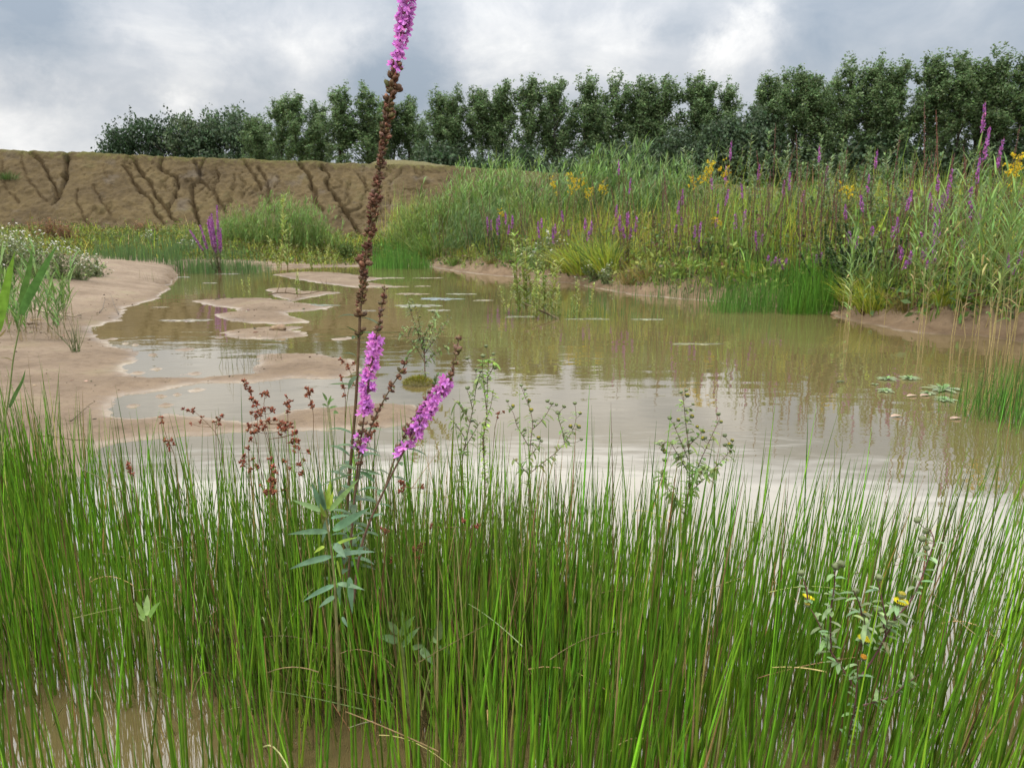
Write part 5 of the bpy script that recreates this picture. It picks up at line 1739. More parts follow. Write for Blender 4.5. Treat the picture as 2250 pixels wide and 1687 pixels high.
def whorl_flowers(fl, cx, P, f0, f1, r, spacing=0.0105, per=6, L=0.0105, keep=1.0):
    """rings of six-petalled flowers with their calyx tubes"""
    n = max(2, int((f1 - f0) * plen(P) / spacing))
    f = np.repeat(np.linspace(f0, f1, n), per) + r.normal(0, 0.0012, n * per)
    a = np.tile(np.arange(per) * 2 * np.pi / per, n) + np.repeat(r.uniform(0, 6.28, n), per) + r.normal(0, 0.2, n * per)
    k = r.uniform(size=len(f)) < keep
    f, a = f[k], a[k]
    p, t = on_path(P, f)
    o = around(t, a)
    N = len(f)
    ax = unit(o + t * r.normal(0.35, 0.25, (N, 1)) + r.normal(0, 0.18, (N, 3)))
    tube = r.uniform(0.005, 0.0085, N)
    q = p + ax * (tube + 0.002)[:, None]
    Pt = np.stack([p, p + ax * (tube * 0.6)[:, None], q], 1)
    tubes(cx, Pt, np.array([[0.0010, 0.0018, 0.0016]]), vary((0.19, 0.06, 0.11), N, 0.2, 0.1, r), k=5)
    F = frames(ax)
    rot = r.uniform(0, 6.28, N)
    Ls = L * r.uniform(0.75, 1.15, N)
    for i in range(6):
        b = rot + i * np.pi / 3 + r.normal(0, 0.12, N)
        out = F[:, :, 0] * np.cos(b)[:, None] + F[:, :, 1] * np.sin(b)[:, None]
        sd = -F[:, :, 0] * np.sin(b)[:, None] + F[:, :, 1] * np.cos(b)[:, None]
        op = r.uniform(0.6, 1.15, N)[:, None]
        d = unit(out * np.sin(op) + ax * np.cos(op) + r.normal(0, 0.10, (N, 3)))
        S = 5
        s = np.linspace(0, 1, S)
        Pp = q[:, None] + d[:, None] * (Ls[:, None] * s)[..., None] + out[:, None] * (Ls[:, None] * 0.22 * s ** 2)[..., None] + ax[:, None] * (Ls[:, None] * 0.06 * np.sin(s * 9 + r.uniform(0, 6, (N, 1))))[..., None]
        Wd = 0.0028 * np.array([0.35, 0.75, 1.0, 0.95, 0.35])[None] * r.uniform(0.8, 1.2, (N, 1))
        c = vary(MAG, N, 0.16, 0.07, r)[:, None, :] * np.array([[0.75, 0.6, 0.8], [0.9, 0.85, 0.95], [1, 1, 1], [1.05, 1.1, 1.05], [1.1, 1.25, 1.1]])[None]
        ribbons(fl, Pp, Wd, sd, np.clip(c, 0, 0.85), 0.25)


def capsules(sd, lf, P, f0, f1, r, spacing=0.0095, per=10, rad=0.0086, col=(0.105, 0.060, 0.033)):
    """rings of ripening capsules with a pair of small bracts under each ring"""
    n = max(2, int((f1 - f0) * plen(P) / spacing))
    ff = np.linspace(f0, f1, n) + r.normal(0, 0.15 / n * (f1 - f0), n)
    sz = np.exp(r.normal(0, 0.22, n))
    f = np.repeat(ff, per) + r.normal(0, 0.0026, n * per)
    a = r.uniform(0, 6.28, n * per)
    p, t = on_path(P, f)
    o = around(t, a)
    N = len(f)
    ax = unit(o + t * r.uniform(0.2, 1.0, (N, 1)))
    ring = np.repeat(sz, per)
    rr = rad * ring * r.uniform(0.55, 1.1, N)
    cc = pick([col, (0.135, 0.068, 0.044), (0.085, 0.072, 0.026), (0.095, 0.045, 0.028)], [4, 3, 1.6, 2], N, r)
    blobs(sd, p + ax * rr[:, None], ax, 0.0028 * ring * r.uniform(0.8, 1.2, N), 0.0048 * ring, vary(cc, N, 0.25, 0.08, r), True)
    # calyx teeth and withered petals
    for i in range(3):
        dd = unit(ax + r.normal(0, 0.45, (N, 3)))
        ribbons(sd, (p + ax * rr[:, None])[:, None] + dd[:, None] * np.array([0.002, 0.0055, 0.0085])[None, :, None] * np.repeat(sz, per)[:, None, None], np.array([[0.0010, 0.0006, 0.0001]]), np.cross(dd, t), vary((0.17, 0.075, 0.045), N, 0.35, 0.1, r))
    M = n
    p, t = on_path(P, ff)
    o = around(t, np.arange(M) * np.pi / 2 + r.normal(0, 0.4, M))
    for s in (-1, 1):
        leaves(lf, p, o * s + t * 0.25, r.uniform(0.007, 0.017, M), 0.0017, vary((0.085, 0.095, 0.03), M, 0.3, 0.1, r), 0.25, 4, 0.2)


def stem_leaves(lf, P, f0, f1, n, L, W, r, col=(0.085, 0.14, 0.072), whorl=2, droop=0.35, up=0.45):
    ff = np.linspace(f0, f1, n)
    for w in range(whorl):
        p, t = on_path(P, ff)
        o = around(t, np.arange(n) * np.pi / 2 + w * 2 * np.pi / whorl + r.normal(0, 0.25, n))
        leaves(lf, p + o * 0.002, o + t * r.normal(up, 0.2, (n, 1)), L * r.uniform(0.65, 1.1, n), W, vary(col, n, 0.16, 0.06, r), droop, 7, 0.3)


YL = 1.45
base = at_depth(752, 1490, YL)
base[2] = -0.02
ls = thing("purple_loosestrife", "tall purple loosestrife in front, its brown seed spike reaching out of the picture's top", "wildflower", base)
main = path([(752, 1500), (752, 1330), (760, 1150), (772, 1000), (782, 880), (788, 760), (793, 665), (803, 575), (818, 480), (836, 360), (851, 250), (866, 165), (880, 85), (893, 5), (902, -50)], YL, 90, np.linspace(0.03, 0, 15))
st = MB()
tubes(st, main[None], np.interp(np.linspace(0, 1, 90), [0, 0.5, 0.8, 1], [0.0040, 0.0029, 0.0023, 0.0013])[None], np.array((0.115, 0.070, 0.036)) * np.exp(r.normal(0, 0.1, (90, 1)))[None], k=8)
st.build("stem", M_STEM, ls)
Lm = plen(main)
fy = lambda py: float(np.interp(-py, -np.array([1500, 1330, 1150, 1000, 880, 760, 665, 575, 480, 360, 250, 165, 85, 5, -50]), np.linspace(0, 1, 15)))
# fraction along the path is by length, so look it up by height
def f_at(P, py, Yd):
    z = at_depth(0, py, Yd)[2]
    return float(np.interp(z, P[:, 2], np.linspace(0, 1, len(P))))


sd, lf = MB(), MB()
capsules(sd, lf, main, f_at(main, 668, YL), f_at(main, 150, YL), r, 0.0098)
capsules(sd, lf, main, f_at(main, 735, YL), f_at(main, 700, YL), r, 0.013, 6, 0.006)
fl, cx = MB(), MB()
whorl_flowers(fl, cx, main, f_at(main, 75, YL), f_at(main, -45, YL), r, 0.0100, 6, 0.0110, 0.72)
whorl_flowers(fl, cx, main, f_at(main, 150, YL), f_at(main, 85, YL), r, 0.011, 6, 0.0085, 0.6)
sd.build("seed_head", M_SEED, ls)
fs = fl.build("flower_spike", M_PETAL, ls)
cx.build("calyx_tubes", M_STEM, fs)
stem_leaves(lf, main, f_at(main, 1330, YL), f_at(main, 960, YL), 16, 0.062, 0.0078, r)
stem_leaves(lf, main, f_at(main, 830, YL), f_at(main, 700, YL), 4, 0.042, 0.0055, r, (0.055, 0.09, 0.04), 2, 0.4, 0.2)
lf.build("leaves", M_LEAF, ls)
# second and third stem of the same plant, and the side branch with brown seed
second = path([(762, 1330), (772, 1180), (784, 1040), (798, 930), (812, 830), (826, 745), (838, 680), (846, 630)], 1.40, 60)
third = path([(775, 1330), (800, 1180), (845, 1075), (880, 1005), (920, 935), (955, 878), (985, 835), (1000, 790), (1008, 740)], 1.36, 60)
branch = path([(782, 1080), (800, 985), (830, 905), (860, 850), (885, 810), (900, 775)], 1.40, 40)
twig3 = path([(845, 1075), (870, 1000), (905, 925), (940, 870), (955, 845), (960, 822)], 1.37, 30)
st = MB()
tubes(st, np.stack([second, third]), np.linspace(0.0028, 0.0010, 60)[None], np.array((0.13, 0.075, 0.05)), k=7)
tubes(st, branch[None], np.linspace(0.0026, 0.0010, 40)[None], (0.11, 0.08, 0.045), k=6)
tubes(st, twig3[None], np.linspace(0.0022, 0.0009, 30)[None], (0.12, 0.09, 0.045), k=6)
st.build("side_stems", M_STEM, ls)
for P, Yd, y0, y1, extra in ((second, 1.40, 908, 745, (985, 965)), (third, 1.36, 965, 842, (1000, 985))):
    fl, cx = MB(), MB()
    whorl_flowers(fl, cx, P, f_at(P, y0, Yd), f_at(P, y1, Yd), r, 0.0112, 6, 0.0092, 0.74)
    whorl_flowers(fl, cx, P, f_at(P, extra[0], Yd), f_at(P, extra[1], Yd), r, 0.012, 5, 0.0105, 0.5)
    fs = fl.build("flower_spike", M_PETAL, ls)
    cx.build("calyx_tubes", M_STEM, fs)
lf = MB()
for args in ((second, f_at(second, 735, 1.40), 0.99, r, 0.010, 6, 0.0052, (0.15, 0.10, 0.06)), (third, f_at(third, 838, 1.36), 0.99, r, 0.010, 6, 0.0036, (0.14, 0.09, 0.055)), (second, f_at(second, 1020, 1.40), f_at(second, 930, 1.40), r, 0.014, 5, 0.006),
             (branch, 0.35, 0.92, r, 0.013, 4, 0.006, (0.14, 0.06, 0.035)), (twig3, 0.3, 0.9, r, 0.013, 4, 0.005, (0.14, 0.07, 0.04))):
    sd = MB()
    capsules(sd, lf, *args)
    sd.build("seed_head", M_SEED, ls)
for P in (branch, twig3):
    p, t = on_path(P, np.linspace(0.9, 1, 9))
    o = around(t, r.uniform(0, 6.28, 9))
    leaves(lf, p, o + t * 1.2, r.uniform(0.008, 0.017, 9), 0.0028, vary((0.10, 0.17, 0.05), 9, 0.15, 0.05, r), 0.1, 4, 0.2)
stem_leaves(lf, second, f_at(second, 1250, 1.4), f_at(second, 985, 1.4), 12, 0.050, 0.0066, r)
stem_leaves(lf, third, f_at(third, 1200, 1.36), f_at(third, 985, 1.36), 8, 0.038, 0.005, r)
# a few long leaves seen edge on
leaves(lf, [on_path(main, np.array([f_at(main, 850, YL)]))[0][0], on_path(second, np.array([f_at(second, 1040, 1.4)]))[0][0], on_path(second, np.array([f_at(second, 1030, 1.4)]))[0][0], on_path(main, np.array([f_at(main, 735, YL)]))[0][0], on_path(main, np.array([f_at(main, 735, YL)]))[0][0]],
       [(-1, -0.2, 0.1), (-1, -0.3, -0.15), (1, -0.2, -0.15), (1, -0.3, 0.2), (-0.8, -0.5, 0.45)], np.array([0.055, 0.075, 0.05, 0.035, 0.03]), 0.0055, vary((0.06, 0.11, 0.035), 5, 0.1, 0.05, r), np.array([0.05, 0.15, 0.05, 0.25, -0.1]), 7, 0.35)
lf.build("side_leaves", M_LEAF, ls)

# --- young leafy shoot in front of it
YS = 1.16
bs0 = at_depth(742, 1560, YS)
bs0[2] = -0.02
sh = thing("leafy_shoot", "young blue green leafy shoot with pointed paired leaves in front of the tall purple flower", "plant", bs0)
P = path([(745, 1560), (742, 1450), (738, 1330), (732, 1240), (722, 1170), (715, 1125), (713, 1080)], YS, 40)
st, lf = MB(), MB()
tubes(st, P[None], np.linspace(0.0030, 0.0014, 40)[None], (0.16, 0.15, 0.06), k=7)
st.build("stem", M_STEM, sh)


def leaf_to(mb, root, tip, W, col, r, droop=0.12, bow=0.10, S=9, Yr=YS, Yt=YS, fold=0.3):
    """one lance-shaped leaf from a pixel to a pixel"""
    a, b_ = at_depth(root[0], root[1], Yr), at_depth(tip[0], tip[1], Yt)
    s = np.linspace(0, 1, S)
    Q = a + (b_ - a) * s[:, None]
    L = np.linalg.norm(b_ - a)
    Q[:, 2] += bow * L * np.sin(np.pi * s)
    prof = np.interp(s, [0, 0.12, 0.3, 0.55, 0.85, 1], [0.35, 0.85, 1.0, 0.85, 0.35, 0.02])
    d = unit(b_ - a)
    sv = unit(np.cross(d, np.array([0.0, -0.8, 0.6]) + r.normal(0, 0.15, 3)))
    g = np.interp(s, [0, 0.25, 1], [1.35, 1.0, 0.95])[:, None]
    ribbons(mb, Q[None], (W * prof)[None], sv[None], (np.asarray(col) * g)[None], fold)


BG, YG = np.array((0.125, 0.215, 0.125)), np.array((0.27, 0.37, 0.055))
SHOOT = [((716, 1120), (698, 1042), 0.0065, BG * 0.9), ((712, 1122), (684, 1060), 0.0075, BG), ((718, 1118), (726, 1052), 0.006, YG), ((722, 1118), (733, 1078), 0.006, YG), ((708, 1122), (642, 1098), 0.0062, BG * 0.6 + YG * 0.4), ((724, 1122), (788, 1052), 0.0062, BG * 0.6 + YG * 0.4), ((715, 1135), (703, 1105), 0.006, YG * 0.8),
         ((722, 1168), (632, 1174), 0.0062, BG), ((732, 1165), (812, 1115), 0.0095, BG * 0.85), ((722, 1140), (708, 1192), 0.0075, BG * 0.85), ((728, 1138), (768, 1132), 0.004, BG),
         ((728, 1222), (636, 1250), 0.0070, BG), ((740, 1220), (825, 1212), 0.0058, BG), ((735, 1196), (760, 1226), 0.0085, BG * 1.1), ((738, 1196), (786, 1180), 0.004, YG), ((712, 1200), (690, 1215), 0.004, YG),
         ((734, 1285), (664, 1322), 0.0060, BG), ((742, 1282), (802, 1296), 0.0058, BG), ((742, 1232), (750, 1276), 0.0052, YG * 0.9), ((745, 1285), (748, 1330), 0.0062, BG * 0.8), ((768, 1268), (774, 1348), 0.0072, BG * 0.55), ((735, 1310), (700, 1335), 0.0055, BG), ((752, 1355), (764, 1378), 0.004, BG)]
for a_, b_, W_, c_ in SHOOT:
    dz = r.normal(0, 0.035)
    leaf_to(lf, a_, b_, W_ * 0.74, vary(c_, 1, 0.08, 0.04, r)[0], r, 0.1, 0.035 if b_[1] > a_[1] - 20 else 0.0, Yt=YS + dz)
lf.build("leaves", M_LEAF, sh)

# --- small bright herbs between the rushes
def herb(name, label, spec, Yd, foot, r, col=(0.15, 0.26, 0.06), sr=0.0016):
    b0 = at_depth(foot[0], foot[1], Yd)
    b0[2] = max(-0.02, gz(b0[0], b0[1]))
    t = thing(name, label, "herb", b0)
    st, lf = MB(), MB()
    for a_, b_, W_ in spec:
        leaf_to(lf, a_, b_, W_, vary(col, 1, 0.1, 0.05, r)[0], r, 0.1, 0.06, Yr=Yd, Yt=Yd + r.normal(0, 0.02))
        tubes(st, np.array([[b0, at_depth(a_[0], a_[1], Yd)]]), np.array([[sr, sr * 0.7]]), (0.17, 0.2, 0.06), k=5)
    st.build("stem", M_STEM, t)
    lf.build("leaves", M_LEAF, t)


herb("small_herb", "small bright green herb with three upright leaves low at the left among the rushes", [((323, 1352), (324, 1306), 0.006), ((318, 1358), (298, 1320), 0.0045), ((328, 1356), (352, 1322), 0.0055), ((320, 1362), (304, 1352), 0.004)], 1.30, (322, 1395), r, (0.16, 0.27, 0.07))
herb("small_herb", "larger bright green herb with oblong wavy leaves low in the centre among the rushes", [((873, 1410), (832, 1398), 0.008), ((872, 1392), (853, 1364), 0.007), ((880, 1395), (912, 1352), 0.007), ((890, 1390), (884, 1340), 0.005), ((885, 1420), (922, 1378), 0.006), ((880, 1412), (888, 1446), 0.006), ((962, 1405), (968, 1362), 0.009), ((960, 1412), (954, 1395), 0.006), ((965, 1420), (990, 1436), 0.005), ((925, 1425), (952, 1460), 0.008), ((905, 1424), (935, 1418), 0.005)], 1.32, (905, 1510), r, (0.13, 0.21, 0.075))
herb("small_herb", "little pale sprig beside the brown rush flowers, left of the purple spikes", [((718, 880), (708, 862), 0.003), ((720, 885), (735, 876), 0.003), ((718, 892), (707, 889), 0.003), ((724, 897), (742, 893), 0.003), ((722, 890), (728, 868), 0.003), ((733, 905), (744, 908), 0.004)], 1.7, (760, 960), r, (0.12, 0.19, 0.06), 0.0006)


# --- fleabane: branching, with button flower heads
def fleabane(label, Yd, foot, stems, buds, r, leafL=0.02, leafC=(0.20, 0.27, 0.09), stemC=(0.16, 0.10, 0.075), rad=0.0020, budR=0.0056, nleaf=26, yellow=0.35, spread=0.05):
    b0 = at_depth(foot[0], foot[1], Yd)
    b0[2] = max(-0.03, gz(b0[0], b0[1]))
    t = thing("fleabane", label, "wildflower", b0)
    st, lf = MB(), MB()
    PS = []
    for i, pts in enumerate(stems):
        m = len(pts)
        dY = np.linspace(0, r.normal(0, spread), m) if i else np.zeros(m)
        P = path(pts, Yd, 24, dY)
        PS.append(P)
        f = 1.0 if i == 0 else 0.7
        tubes(st, P[None], np.linspace(rad * f, rad * 0.35, 24)[None], vary(stemC, 1, 0.1, 0.05, r)[0], k=6)
        n = max(4, int(nleaf * plen(P) / 0.16))
        ff = r.uniform(0.08, 0.97, n)
        p, tt_ = on_path(P, ff)
        o = around(tt_, r.uniform(0, 6.28, n))
        leaves(lf, p, o + tt_ * r.uniform(0.1, 0.7, (n, 1)), leafL * r.uniform(0.6, 1.4, n), leafL * 0.19, vary(leafC, n, 0.22, 0.08, r), r.uniform(0.1, 0.7, n), 6, 0.3, [0.55, 0.8, 0.9, 1.0, 0.75, 0.1])
    tips = np.concatenate(PS)
    for (bx_, by_, kind) in buds:
        hd, ds = MB(), MB()
        c = at_depth(bx_, by_, Yd)
        # hang each head on the nearest stem by its own stalk
        near_ = np.argmin(np.linalg.norm((tips - c)[:, [0, 2]], axis=1) + np.where(tips[:, 2] > c[2] - 0.004, 0.05, 0))
        a_ = tips[near_]
        c[1] = a_[1] + r.normal(0, 0.006)
        s = np.linspace(0, 1, 6)[:, None]
        Q = a_ * (1 - s) + c * s
        Q[:, 2] -= 0.15 * np.linalg.norm(c - a_) * np.sin(np.pi * s[:, 0])
        tubes(st, Q[None], rad * 0.32, vary((0.15, 0.13, 0.075), 1, 0.1, 0.05, r)[0], k=5)
        d = unit(unit(c - a_) * 0.4 + np.array([0, -0.15, 1.0]) + r.normal(0, 0.2, 3))
        R = budR * r.uniform(0.8, 1.15)
        blobs(hd, [c], d[None], R, R * 0.8, (0.17, 0.20, 0.095), True)
        k = 26
        a = r.uniform(0, 6.28, k)
        o = around(np.tile(d, (k, 1)), a)
        ribbons(hd, c + o[:, None] * (R * np.array([0.5, 1.03, 1.12]))[None, :, None] + d * (R * np.array([-0.5, -0.1, 0.55]))[None, :, None], np.array([[0.0005, 0.0006, 0.0001]]) * R / 0.004, np.cross(o, d), vary((0.20, 0.23, 0.11), k, 0.2, 0.08, r))
        if kind:
            col = {1: (0.42, 0.36, 0.05), 2: (0.80, 0.66, 0.015), 3: (0.55, 0.27, 0.03)}[kind]
            blobs(ds, [c + d * R * 0.55], d[None], R * (0.85 if kind < 3 else 0.95), R * 0.35, col, True)
            k = 60
            q = np.sqrt(r.uniform(0, 1, k))
            o = around(np.tile(d, (k, 1)), r.uniform(0, 6.28, k))
            blobs(ds, c + d * R * (0.55 + 0.33 * np.sqrt(1 - q ** 2))[:, None] + o * (q * R * 0.85)[:, None], d[None], R * 0.09, R * 0.14, vary(col, k, 0.15, 0.06, r))
            if kind == 2:
                k = 22
                a = np.arange(k) * 2 * np.pi / k
                o = around(np.tile(d, (k, 1)), a)
                ribbons(ds, (c + d * R * 0.6)[None, None] + o[:, None] * (R * np.array([0.8, 1.3, 1.75]))[None, :, None] + d * (R * np.array([0, 0.15, 0.15]))[None, :, None], np.array([[0.0005, 0.0007, 0.0004]]) * R / 0.0045, np.cross(o, d), vary((0.82, 0.68, 0.015), k, 0.08, 0.04, r))
        h_ = hd.build("flower_head", M_LEAF, t)
        if ds.n:
            ds.build("yellow_disc", M_PETAL, h_)
    st.build("stem", M_STEM, t)
    lf.build("leaves", M_LEAF, t)
    return t


zm = lambda pts: [(750 + a / 2.949, 560 + b_ / 2.949) for a, b_ in pts]
zr = lambda pts: [(1500 + a / 2.949, 560 + b_ / 2.949) for a, b_ in pts]
zb = lambda pts: [(1500 + a / 2.949, 1125 + b_ / 2.949) for a, b_ in pts]
kb = lambda pts, k: [(a, b_, k) for a, b_ in pts]
fleabane("fleabane with green buds right of the purple spikes, before the bright water", 2.05, (1164, 1180),
         [[(1164, 1180)] + zm([(1215, 1400), (1230, 1180), (1240, 1100), (1225, 1010), (1195, 930), (1168, 860)]), zm([(1215, 1240), (1180, 1180), (1140, 1110), (1112, 1020), (1085, 980)]), zm([(1238, 1130), (1290, 1080), (1330, 1030), (1362, 970)]), zm([(1215, 1420), (1300, 1350), (1390, 1280), (1480, 1170), (1520, 1070), (1517, 985)]), zm([(1445, 1215), (1435, 1150), (1410, 1070), (1402, 1020)]), zm([(1215, 1425), (1165, 1370), (1112, 1315)]), zm([(1220, 1300), (1260, 1260), (1285, 1225)])],
         kb(zm([(1165, 845), (1190, 870), (1335, 940), (1362, 955), (1392, 962), (1076, 975), (1400, 1008), (1438, 965), (1515, 967), (1240, 1242), (1300, 1232), (1555, 1195), (1190, 1140)]), 0) + kb(zm([(1112, 1000), (1217, 948), (1552, 1040), (1230, 1005), (1282, 1215)]), 1) + kb(zm([(1487, 1115), (1542, 1125)]), 1), r, 0.020)
fleabane("tall bushy fleabane with yellowing buds before the white water right of centre", 2.0, (1500, 1200),
         [[(1500, 1200), (1503, 1139), (1515, 1060), (1514, 1000), (1507, 930), (1500, 865)], [(1506, 1100), (1540, 1010), (1565, 955), (1582, 918)], [(1513, 1040), (1490, 1000), (1465, 970), (1448, 985)], [(1512, 1010), (1490, 955), (1478, 928)], [(1505, 1090), (1560, 1040), (1596, 1000), (1612, 978)], [(1512, 980), (1530, 962), (1545, 945)], [(1503, 1130), (1470, 1075), (1452, 1040)], [(1510, 1050), (1540, 1035), (1580, 1030)]],
         kb([(1507, 857), (1497, 862), (1522, 887), (1518, 900), (1578, 909), (1443, 984), (1455, 985), (1600, 985), (1476, 923), (1598, 962), (1549, 960)], 0) + kb([(1510, 869), (1583, 926), (1494, 927), (1534, 940), (1547, 950), (1545, 963), (1615, 974), (1608, 982), (1460, 990), (1520, 915)], 1), r, 0.024, nleaf=34, stemC=(0.16, 0.075, 0.07))
fleabane("fleabane with open yellow flowers low on the right among the rushes", 1.18, (1855, 1690),
         [[(1850, 1690), (1862, 1620), (1875, 1570), (1883, 1508), (1885, 1450)], zb([(1110, 1130), (1040, 1020), (960, 900), (890, 740), (850, 660), (815, 610)]), zb([(1140, 1080), (1200, 1000), (1270, 890), (1380, 690), (1480, 570), (1550, 420), (1600, 280), (1630, 180), (1600, 110)]), zb([(960, 900), (960, 640), (985, 450), (985, 350)]), zb([(1150, 890), (1180, 760), (1175, 680)]), zb([(1180, 760), (1140, 580), (1108, 510)]), zb([(1330, 770), (1290, 560), (1258, 420)]), zb([(815, 610), (800, 490), (778, 420)]), zb([(1170, 1250), (1350, 1190), (1450, 1110), (1580, 1020)]), zb([(1370, 700), (1385, 620), (1392, 570)]), zb([(1320, 800), (1290, 700), (1255, 640)])],
         kb(zb([(1590, 100), (1680, 195), (1630, 230), (1655, 290), (778, 405), (997, 302), (978, 335), (1105, 495), (1255, 405), (1250, 620), (1585, 1012)]), 0) + kb(zb([(797, 583), (1404, 525), (1170, 655)]), 1) + kb(zb([(850, 613), (1385, 566), (1157, 808)]), 2) + kb(zb([(1153, 920)]), 3), r, 0.020, leafC=(0.22, 0.31, 0.14), stemC=(0.12, 0.055, 0.05), rad=0.0026, budR=0.0064, nleaf=22, yellow=0.5)
fleabane("leafy fleabane with larger bright leaves just right of the angled purple spike", 2.0, (1066, 1120),
         [[(1066, 1120)] + zm([(930, 1400), (918, 1200), (940, 1060), (945, 900), (950, 760), (955, 650)]), zm([(925, 1330), (930, 1100), (968, 980), (985, 870)]), zm([(940, 1000), (925, 850), (915, 720), (918, 665)]), zm([(945, 800), (985, 720), (992, 660)])],
         kb(zm([(918, 655), (985, 640), (995, 730), (938, 590)]), 0), r, 0.017, leafC=(0.23, 0.34, 0.065), nleaf=44)
fleabane("darker bare stemmed fleabane right behind the angled purple spike", 2.0, (1015, 1110),
         [[(1015, 1110)] + zm([(790, 1290), (820, 1150), (850, 1010), (870, 880), (872, 760)]), zm([(835, 1090), (780, 990), (720, 930)]), zm([(810, 1200), (750, 1110), (700, 1050)]), zm([(800, 1250), (860, 1150), (900, 1080)]), zm([(868, 880), (890, 800), (905, 750)]), zm([(850, 1000), (830, 920), (815, 880)])],
         kb(zm([(872, 740), (815, 672), (905, 740), (815, 870)]), 0), r, 0.022, leafC=(0.18, 0.24, 0.085), stemC=(0.13, 0.09, 0.06))
fleabane("small yellow flowered fleabane standing on the moss hummock in the pond", 4.75, (935, 838),
         [zm([(548, 822), (542, 760), (540, 700), (532, 560), (510, 470), (490, 380)]), zm([(535, 640), (500, 520), (460, 400), (425, 270)]), zm([(535, 620), (580, 500), (610, 400), (605, 360)]), zm([(540, 640), (610, 540), (660, 470), (690, 420)]), zm([(538, 690), (470, 580), (420, 530), (380, 510)]), zm([(540, 700), (610, 640), (690, 590)]), zm([(536, 600), (480, 480), (400, 480)]), zm([(530, 560), (560, 480), (590, 430)])],
         kb(zm([(425, 258), (605, 352), (680, 405), (705, 420), (375, 515), (400, 465), (690, 585), (610, 400), (590, 425), (640, 470), (470, 300), (520, 330)]), 0) + kb(zm([(485, 350), (510, 400), (500, 425), (485, 330)]), 1), r, 0.034, leafC=(0.185, 0.245, 0.09), stemC=(0.15, 0.09, 0.06), rad=0.0045, budR=0.0060, nleaf=26, spread=0.10)


# --- jointed rush with brown seed clusters
def seed_rush(label, Yd, foot, pts, heads, r, big0=1.0):
    b0 = at_depth(foot[0], foot[1], Yd)
    b0[2] = max(-0.03, gz(b0[0], b0[1]))
    t = thing("seeding_rush", label, "rush", b0, "rushes with brown seed heads")
    st = MB()
    P = path([foot] + pts, Yd, 30)
    tubes(st, P[None], np.linspace(0.0013, 0.0006, 30)[None], np.linspace((0.07, 0.11, 0.025), (0.15, 0.07, 0.035), 30)[None], k=5)
    for hx, hy in heads:
        sd = MB()
        c = at_depth(hx, hy, Yd)
        a_ = P[np.argmin(np.linalg.norm(P - c, axis=1) + np.where(P[:, 2] > c[2], 0.03, 0))]
        tubes(st, np.array([[a_, a_ * 0.4 + c * 0.6 + (0, 0, -0.003), c]]), 0.0006, (0.15, 0.075, 0.035), k=4)
        k = int(r.integers(4, 8))
        d = unit(r.normal(0, 1, (k, 3)) + np.array([0, 0, 0.4]))
        big = big0 * 1.3
        blobs(sd, c + d * 0.0034 * big, d, 0.0017 * big, 0.0032 * big, vary((0.15, 0.045, 0.024), k, 0.25, 0.1, r), True)
        for q in range(2):
            dd = unit(r.normal(0, 1, (k, 3)))
            ribbons(sd, (c + d * 0.004 * big)[:, None] + dd[:, None] * np.array([0, 0.003, 0.006])[None, :, None] * big, np.array([[0.0008, 0.0005, 0.0001]]), np.cross(dd, d), vary((0.20, 0.10, 0.05), k, 0.25, 0.1, r))
        sd.build("seed_cluster", M_SEED, t)
    st.build("stem", M_STEM, t)


z4 = lambda pts: [(a / 2.949, 560 + b_ / 2.949) for a, b_ in pts]
seed_rush("brown seeding rush, tallest of the group left of the purple spikes", 1.9, (610, 1180), z4([(1740, 1250), (1700, 1100), (1650, 950), (1610, 880), (1585, 815)]), z4([(1580, 820), (1600, 835), (1585, 855), (1615, 870), (1625, 890), (1630, 930), (1655, 955), (1640, 985), (1665, 965)]), r)
seed_rush("brown seeding rush in the middle of the group left of the purple spikes", 1.9, (590, 1180), z4([(1745, 1200), (1720, 1040), (1710, 960), (1720, 900)]), z4([(1700, 900), (1725, 895), (1690, 1010), (1715, 1000), (1750, 990), (1770, 1010), (1735, 905)]), r)
seed_rush("brown seeding rush with the densest drooping clusters, low in the left group", 1.85, (598, 1240), z4([(1760, 1400), (1740, 1200), (1720, 1100), (1790, 1060)]), z4([(1690, 1090), (1710, 1120), (1670, 1140), (1830, 1090), (1810, 1110), (1790, 1060), (1850, 1080), (1660, 1110), (1900, 1160), (1915, 1150), (1740, 1075), (1835, 1130)]), r, 1.15)
seed_rush("dark red seeding rush, right one of the upright pair by the bright pool", 1.9, (640, 1180), z4([(1870, 1250), (1865, 1050), (1860, 960), (1858, 920)]), z4([(1855, 915), (1865, 960), (1850, 965), (1870, 990), (1885, 945), (1865, 1020)]), r, 0.9)
seed_rush("dark red seeding rush close to the sand tongue, rightmost of the left group", 1.9, (695, 1180), z4([(2030, 1200), (2025, 1000), (2005, 920), (1990, 865)]), z4([(1985, 870), (2000, 885), (1990, 915), (2015, 880), (2020, 960), (2030, 985), (2010, 970), (2000, 905)]), r)
seed_rush("brown seeding rush at the left with a single upright tip above a spread cluster", 1.95, (385, 1140), z4([(1120, 1270), (1080, 1180), (1055, 1090), (1042, 1045)]), z4([(1045, 1050), (1048, 1080), (1070, 1200), (1090, 1225), (1110, 1200), (1100, 1260), (1125, 1220)]), r)
seed_rush("fine forked seeding rush leaning left before the second pool", 1.95, (470, 1130), z4([(1380, 1130), (1310, 1060), (1250, 1010), (1210, 1000)]), z4([(1190, 1000), (1215, 1010), (1250, 1015), (1255, 1000), (1240, 1095), (1300, 1080), (1310, 1050)]), r, 0.8)
